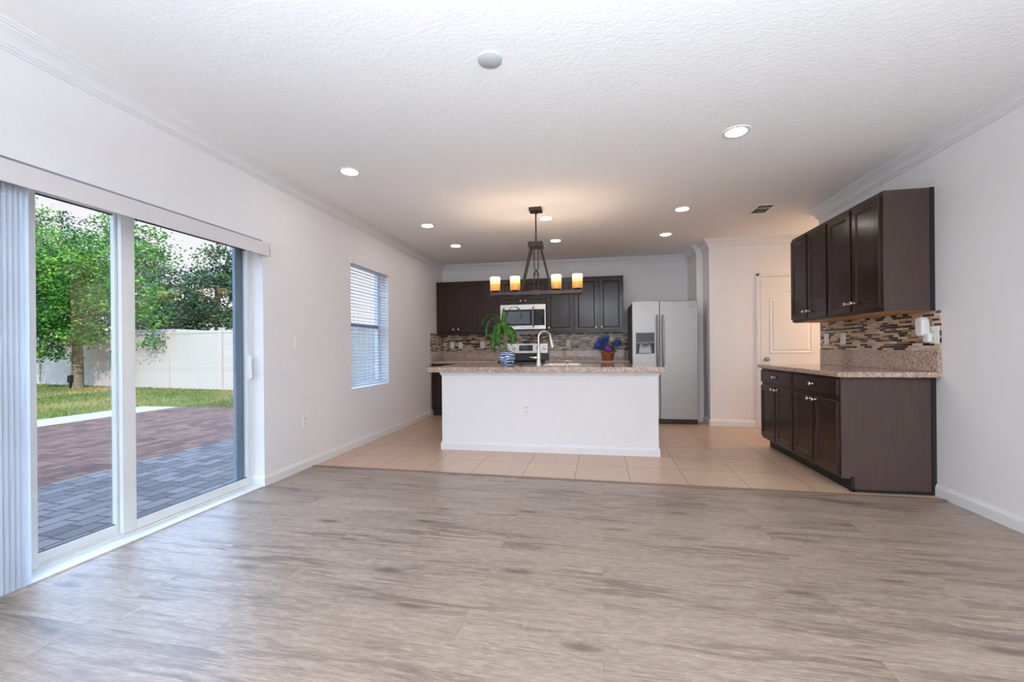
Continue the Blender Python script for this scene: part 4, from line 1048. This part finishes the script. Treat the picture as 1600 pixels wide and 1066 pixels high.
plate('light_switch', 'switch', (xm, 5.175, 1.190), '-x', 'white plate on the right wall mosaic nearest the pantry door', 'switch', w=0.085)
plate('light_switch', 'switch', (xm, 4.865, 1.190), '-x', 'white plate on the right wall mosaic, middle of the three', 'switch', w=0.085)
plate('wall_outlet', 'outlet', (xm, 3.690, 1.190), '-x', 'white plate behind the plug in air freshener on the right mosaic', w=0.085, h=0.13)
af = thing('air_freshener', (xm - 0.01, 3.73, 1.15), 'white plug in air freshener on the right wall mosaic', 'air freshener')
mb = MB(lambda u, n, z: (xm - 0.010 - n, u, z))
mb.box(3.695, 3.755, 0.0, 0.028, 1.135, 1.205)
mb.build('plug_body', 'white', af, bevel=0.008, seg=3)
mb = MB(); pts = []
for i in range(24):
    a = 2 * PI * i / 24; ca, sa = math.cos(a), math.sin(a)
    pts.append((3.752 + 0.040 * math.copysign(abs(ca) ** 0.6, ca) + 0.004 * sa, 1.255 + 0.072 * math.copysign(abs(sa) ** 0.6, sa)))
mb2 = MB(lambda a, b, c: (xm - 0.012 - c, a, b)); mb2.prism(pts, 0.0, 0.055)
mb2.build('front_shell', 'white', af, bevel=0.012, seg=3)
MB(lambda u, n, z: (xm - 0.012 - n, u, z)).box(3.725, 3.775, 0.010, 0.045, 1.150, 1.186).build('oil_bottle', 'glass', af, bevel=0.006)

# ------------------------------------------------------------------ outdoors
ZG = -0.10
PXE, PYE = -9.90, 7.95
mb = MB(); mb.box(-4.95, XL - WT, -6, PYE, ZG - 0.1, ZG)
struct('patio', mb, 'paver_grey', 'grey concrete paver patio just outside the glass door', 'patio')
mb = MB(); mb.box(-8.95, -4.952, -6, PYE, ZG - 0.1, ZG)
struct('patio_far', mb, 'paver_brown', 'brown paver patio beyond the grey pavers', 'patio')
mb = MB(); mb.box(PXE, -8.952, -6, PYE, ZG - 0.1, ZG)  # outer pavers in the sun; their sunlight is put into a paler colour
struct('patio_edge', mb, plain('sunlit_paver', rgb(146, 132, 116), 0.8, var=0.08, scale=6), 'outer patio strip beside the lawn, painted pale for sunlight', 'patio')
mb = MB(); mb.box(-34, PXE - 0.002, -12, 26, ZG - 0.12, ZG - 0.005); mb.box(PXE, 6, PYE + 0.002, 26, ZG - 0.12, ZG - 0.005)
struct('lawn', mb, 'lawn', 'green and straw coloured lawn behind the patio', 'lawn')
rg_ = random.Random(3)
mb = MB()
for i in range(26000):
    x = rg_.uniform(-22, -5.5); y = rg_.uniform(4.5, 13.4)
    if x > PXE - 0.02 and y < PYE + 0.03: continue
    if y > 11.55 - 0.143 * (x + 10.86) - 0.1: continue
    hgt_ = rg_.uniform(0.03, 0.075); w = 0.016; a = rg_.uniform(0, PI); lx, ly = rg_.uniform(-0.03, 0.03), rg_.uniform(-0.03, 0.03)
    mb.f([mb.v((x - w * math.cos(a), y - w * math.sin(a), ZG - 0.006)), mb.v((x + w * math.cos(a), y + w * math.sin(a), ZG - 0.006)), mb.v((x + lx, y + ly, ZG + hgt_))])
tag(mb.build('grass', 'grass'), 'short grass blades growing on the lawn', 'grass', kind='stuff')

fn = thing('vinyl_fence', (-14, 12.05, ZG), 'tall white vinyl privacy fence along the back of the lawn', 'fence')
FA = Vector((-3.0, 10.42)); fd_ = Vector((-1.0, 0.143)).normalized(); fnrm = Vector((fd_.y, -fd_.x))
span = 2.40; nsp = 12; f0 = -1.05
def fpt(s_, o_): return tuple(FA + fd_ * s_ + fnrm * o_)
mbp = MB(); mbr = MB()
for i in range(nsp):
    s0 = f0 + i * span + 0.07; s1 = f0 + (i + 1) * span - 0.07
    nb = 14
    for j in range(nb):
        a, b = s0 + (s1 - s0) * j / nb, s0 + (s1 - s0) * (j + 1) / nb - 0.004
        mbp.prism([fpt(a, -0.012), fpt(b, -0.012), fpt(b, 0.012), fpt(a, 0.012)], ZG + 0.03, 1.745)
    for z0, z1 in ((ZG + 0.0, ZG + 0.14), (1.70, 1.78)):
        mbr.prism([fpt(s0, -0.024), fpt(s1, -0.024), fpt(s1, 0.024), fpt(s0, 0.024)], z0, z1)
mbp.build('boards', 'vinyl', fn); mbr.build('rails', 'vinyl', fn)
for i in range(nsp + 1):
    s0 = f0 + i * span
    mb = MB(); mb.prism([fpt(s0 - 0.06, -0.06), fpt(s0 + 0.06, -0.06), fpt(s0 + 0.06, 0.06), fpt(s0 - 0.06, 0.06)], ZG - 0.01, 1.83)
    mb.prism([fpt(s0 - 0.075, -0.075), fpt(s0 + 0.075, -0.075), fpt(s0 + 0.075, 0.075), fpt(s0 - 0.075, 0.075)], 1.83, 1.86)
    mb.build('post', 'vinyl', fn)


def tree(name, loc, label, cat_mat, blobs, trunk_h, r0, seed, leaf=0.10, dens=900, group=None, lean=(0, 0)):
    """blobs: (dx, dy, z, rx, rz) clouds of leaves"""
    rr = random.Random(seed)
    t = thing(name, loc, label, 'tree', group)
    x0, y0, z0 = loc
    mb = MB()
    top = (x0 + lean[0], y0 + lean[1], z0 + trunk_h)
    mb.tube([(x0, y0, z0 - 0.05), (x0 + lean[0] * 0.1, y0, z0 + 0.12), (x0 + lean[0] * 0.4, y0 + lean[1] * 0.4, z0 + trunk_h * 0.5), top], [r0 * 1.35, r0, r0 * 0.85, r0 * 0.5], 10)
    for (dx, dy, z, rx, rz) in blobs:
        st = 0.45 + 0.4 * rr.random()
        b0_ = Vector((x0 + lean[0] * st, y0 + lean[1] * st, z0 + trunk_h * st)); e_ = Vector((x0 + dx, y0 + dy, z))
        mid = b0_.lerp(e_, 0.5) + Vector((rr.uniform(-.15, .15), rr.uniform(-.15, .15), 0.12))
        mb.tube([b0_, mid, e_], [r0 * 0.4, r0 * 0.25, r0 * 0.08], 6)
    mb.build('trunk', 'trunk', t, smooth=True)
    mb = MB()
    for (dx, dy, z, rx, rz) in blobs:
        n = int(dens * rx * rx)
        # leaves gather on sprays inside the cloud
        sprays = []
        for _ in range(max(6, int(n / 22))):
            while True:
                q = Vector((rr.uniform(-1, 1), rr.uniform(-1, 1), rr.uniform(-1, 1)))
                if 0.15 < q.length < 1: break
            q = q * (q.length ** -0.35)
            sprays.append(Vector((x0 + dx + q.x * rx, y0 + dy + q.y * rx, z + q.z * rz)))
        for c in sprays:
            for _ in range(22):
                p = c + Vector((rr.gauss(0, 0.17), rr.gauss(0, 0.17), rr.gauss(0, 0.10)))
                a = Vector((rr.uniform(-1, 1), rr.uniform(-1, 1), rr.uniform(-0.6, 0.6))).normalized()
                b = a.cross(Vector((rr.uniform(-1, 1), rr.uniform(-1, 1), rr.uniform(-1, 1)))).normalized()
                l = leaf * rr.uniform(0.7, 1.3)
                mb.f([mb.v(tuple(p)), mb.v(tuple(p + a * l * 0.5 + b * l * 0.3)), mb.v(tuple(p + a * l)), mb.v(tuple(p + a * l * 0.5 - b * l * 0.3))])
    mb.build('foliage', cat_mat, t)
    return t


tree('shade_tree', (-17.34, 11.75, ZG), 'bright green tree with a thick trunk in front of the white fence', 'tree_leaf',
     [(-1.7, -0.2, 3.7, 1.3, 1.1), (-0.4, -0.5, 3.4, 1.3, 1.1), (0.9, -0.3, 3.3, 1.1, 1.0), (0.5, -0.7, 2.1, 1.0, 0.6), (-1.8, -0.5, 2.3, 0.9, 0.6), (-0.7, 0, 4.7, 1.2, 0.8), (0.8, 0.1, 4.5, 0.9, 0.8), (-2.1, 0.2, 5.1, 0.7, 0.9), (-2.0, 0.1, 6.1, 0.35, 0.5), (-1.4, -0.6, 1.65, 0.6, 0.3), (1.1, -0.6, 1.7, 0.7, 0.4), (0.0, -0.9, 1.7, 0.9, 0.5), (0.0, -0.9, 1.1, 0.55, 0.22), (-0.2, -1.0, 2.6, 1.1, 0.7), (0.1, -0.9, 3.6, 0.9, 0.6)],
     3.4, 0.16, 11, leaf=0.10, dens=1900)
tree('young_tree', (-15.56, 11.75, ZG), 'thin young tree right of the thick trunked tree by the fence', 'tree_leaf',
     [(0.1, 0, 2.9, 0.8, 0.7), (1.2, -0.2, 3.0, 0.7, 0.6), (0.2, 0, 4.0, 0.8, 0.7), (1.4, 0.1, 4.4, 0.5, 0.35), (-0.1, 0.1, 5.3, 0.6, 0.7), (1.15, 0.1, 4.9, 0.4, 0.35), (1.6, -0.4, 2.2, 0.5, 0.35), (1.3, 0, 1.6, 0.35, 0.3)],
     2.8, 0.06, 12, leaf=0.10, dens=1700)
for i, (x, y, lab, bl, th, dn) in enumerate((
    (-17.0, 17.0, 'dark pointed tree behind the fence seen in the right glass panel', [(0, 0, 4.8, 1.2, 1.0), (0.1, 0, 3.6, 1.7, 1.2), (-0.4, 0, 2.4, 1.8, 1.0), (0.2, 0, 5.6, 0.5, 0.5), (1.0, 0.2, 4.6, 0.8, 0.9)], 4.5, 500),
    (-14.6, 17.2, 'dark tree behind the fence at the right edge of the glass door', [(-0.6, 0, 4.6, 1.1, 0.9), (0.4, 0, 3.8, 1.6, 1.4), (0.2, 0, 2.3, 1.7, 1.0)], 4.2, 500),
    (-19.8, 17.0, 'olive green tree behind the fence between the two leafy trees', [(0, 0, 4.6, 0.9, 0.8), (0.3, 0, 3.4, 1.5, 0.9), (-0.6, 0, 2.4, 1.6, 0.9), (1.0, 0, 2.5, 1.2, 0.8)], 4.0, 480),
    (-22.6, 17.4, 'blue green tree behind the fence and the thin young tree', [(0, 0, 5.6, 1.4, 1.3), (0.4, 0, 4.0, 1.7, 1.3), (-0.5, 0, 2.6, 1.7, 1.0)], 4.8, 480),
    (-26.6, 17.6, 'tall pale green tree behind the fence, leftmost in the glass door', [(0, 0, 7.0, 1.1, 1.6), (0.7, 0, 5.2, 1.8, 1.4), (-0.6, 0, 3.6, 1.9, 1.2)], 6.0, 420),
)):
    tree('background_tree', (x, y, ZG), lab, 'dark_leaf', bl, th, 0.14, 20 + i, leaf=0.15, dens=dn * 2.0)
ub = thing('utility_box', (-17.36, 11.55, ZG), 'small dark utility post at the foot of the thick trunked tree', 'utility post')
MB().box(-17.39, -17.33, 11.53, 11.59, ZG - 0.02, 0.10).build('post', 'black', ub)
MB().box(-17.44, -17.30, 11.50, 11.62, 0.10, 0.36).build('box', 'black', ub, bevel=0.02)

gs = thing('garden_shed', (-15.7, 14.0, ZG), 'low grey roof edge showing just above the white fence', 'shed')
MB().box(-16.7, -14.9, 13.2, 14.8, ZG - 0.01, 1.84).build('shed_wall', 'steel_dark', gs)
MB().box(-16.85, -14.75, 13.05, 14.95, 1.841, 1.93).build('shed_roof', 'grey_plastic', gs, bevel=0.01)
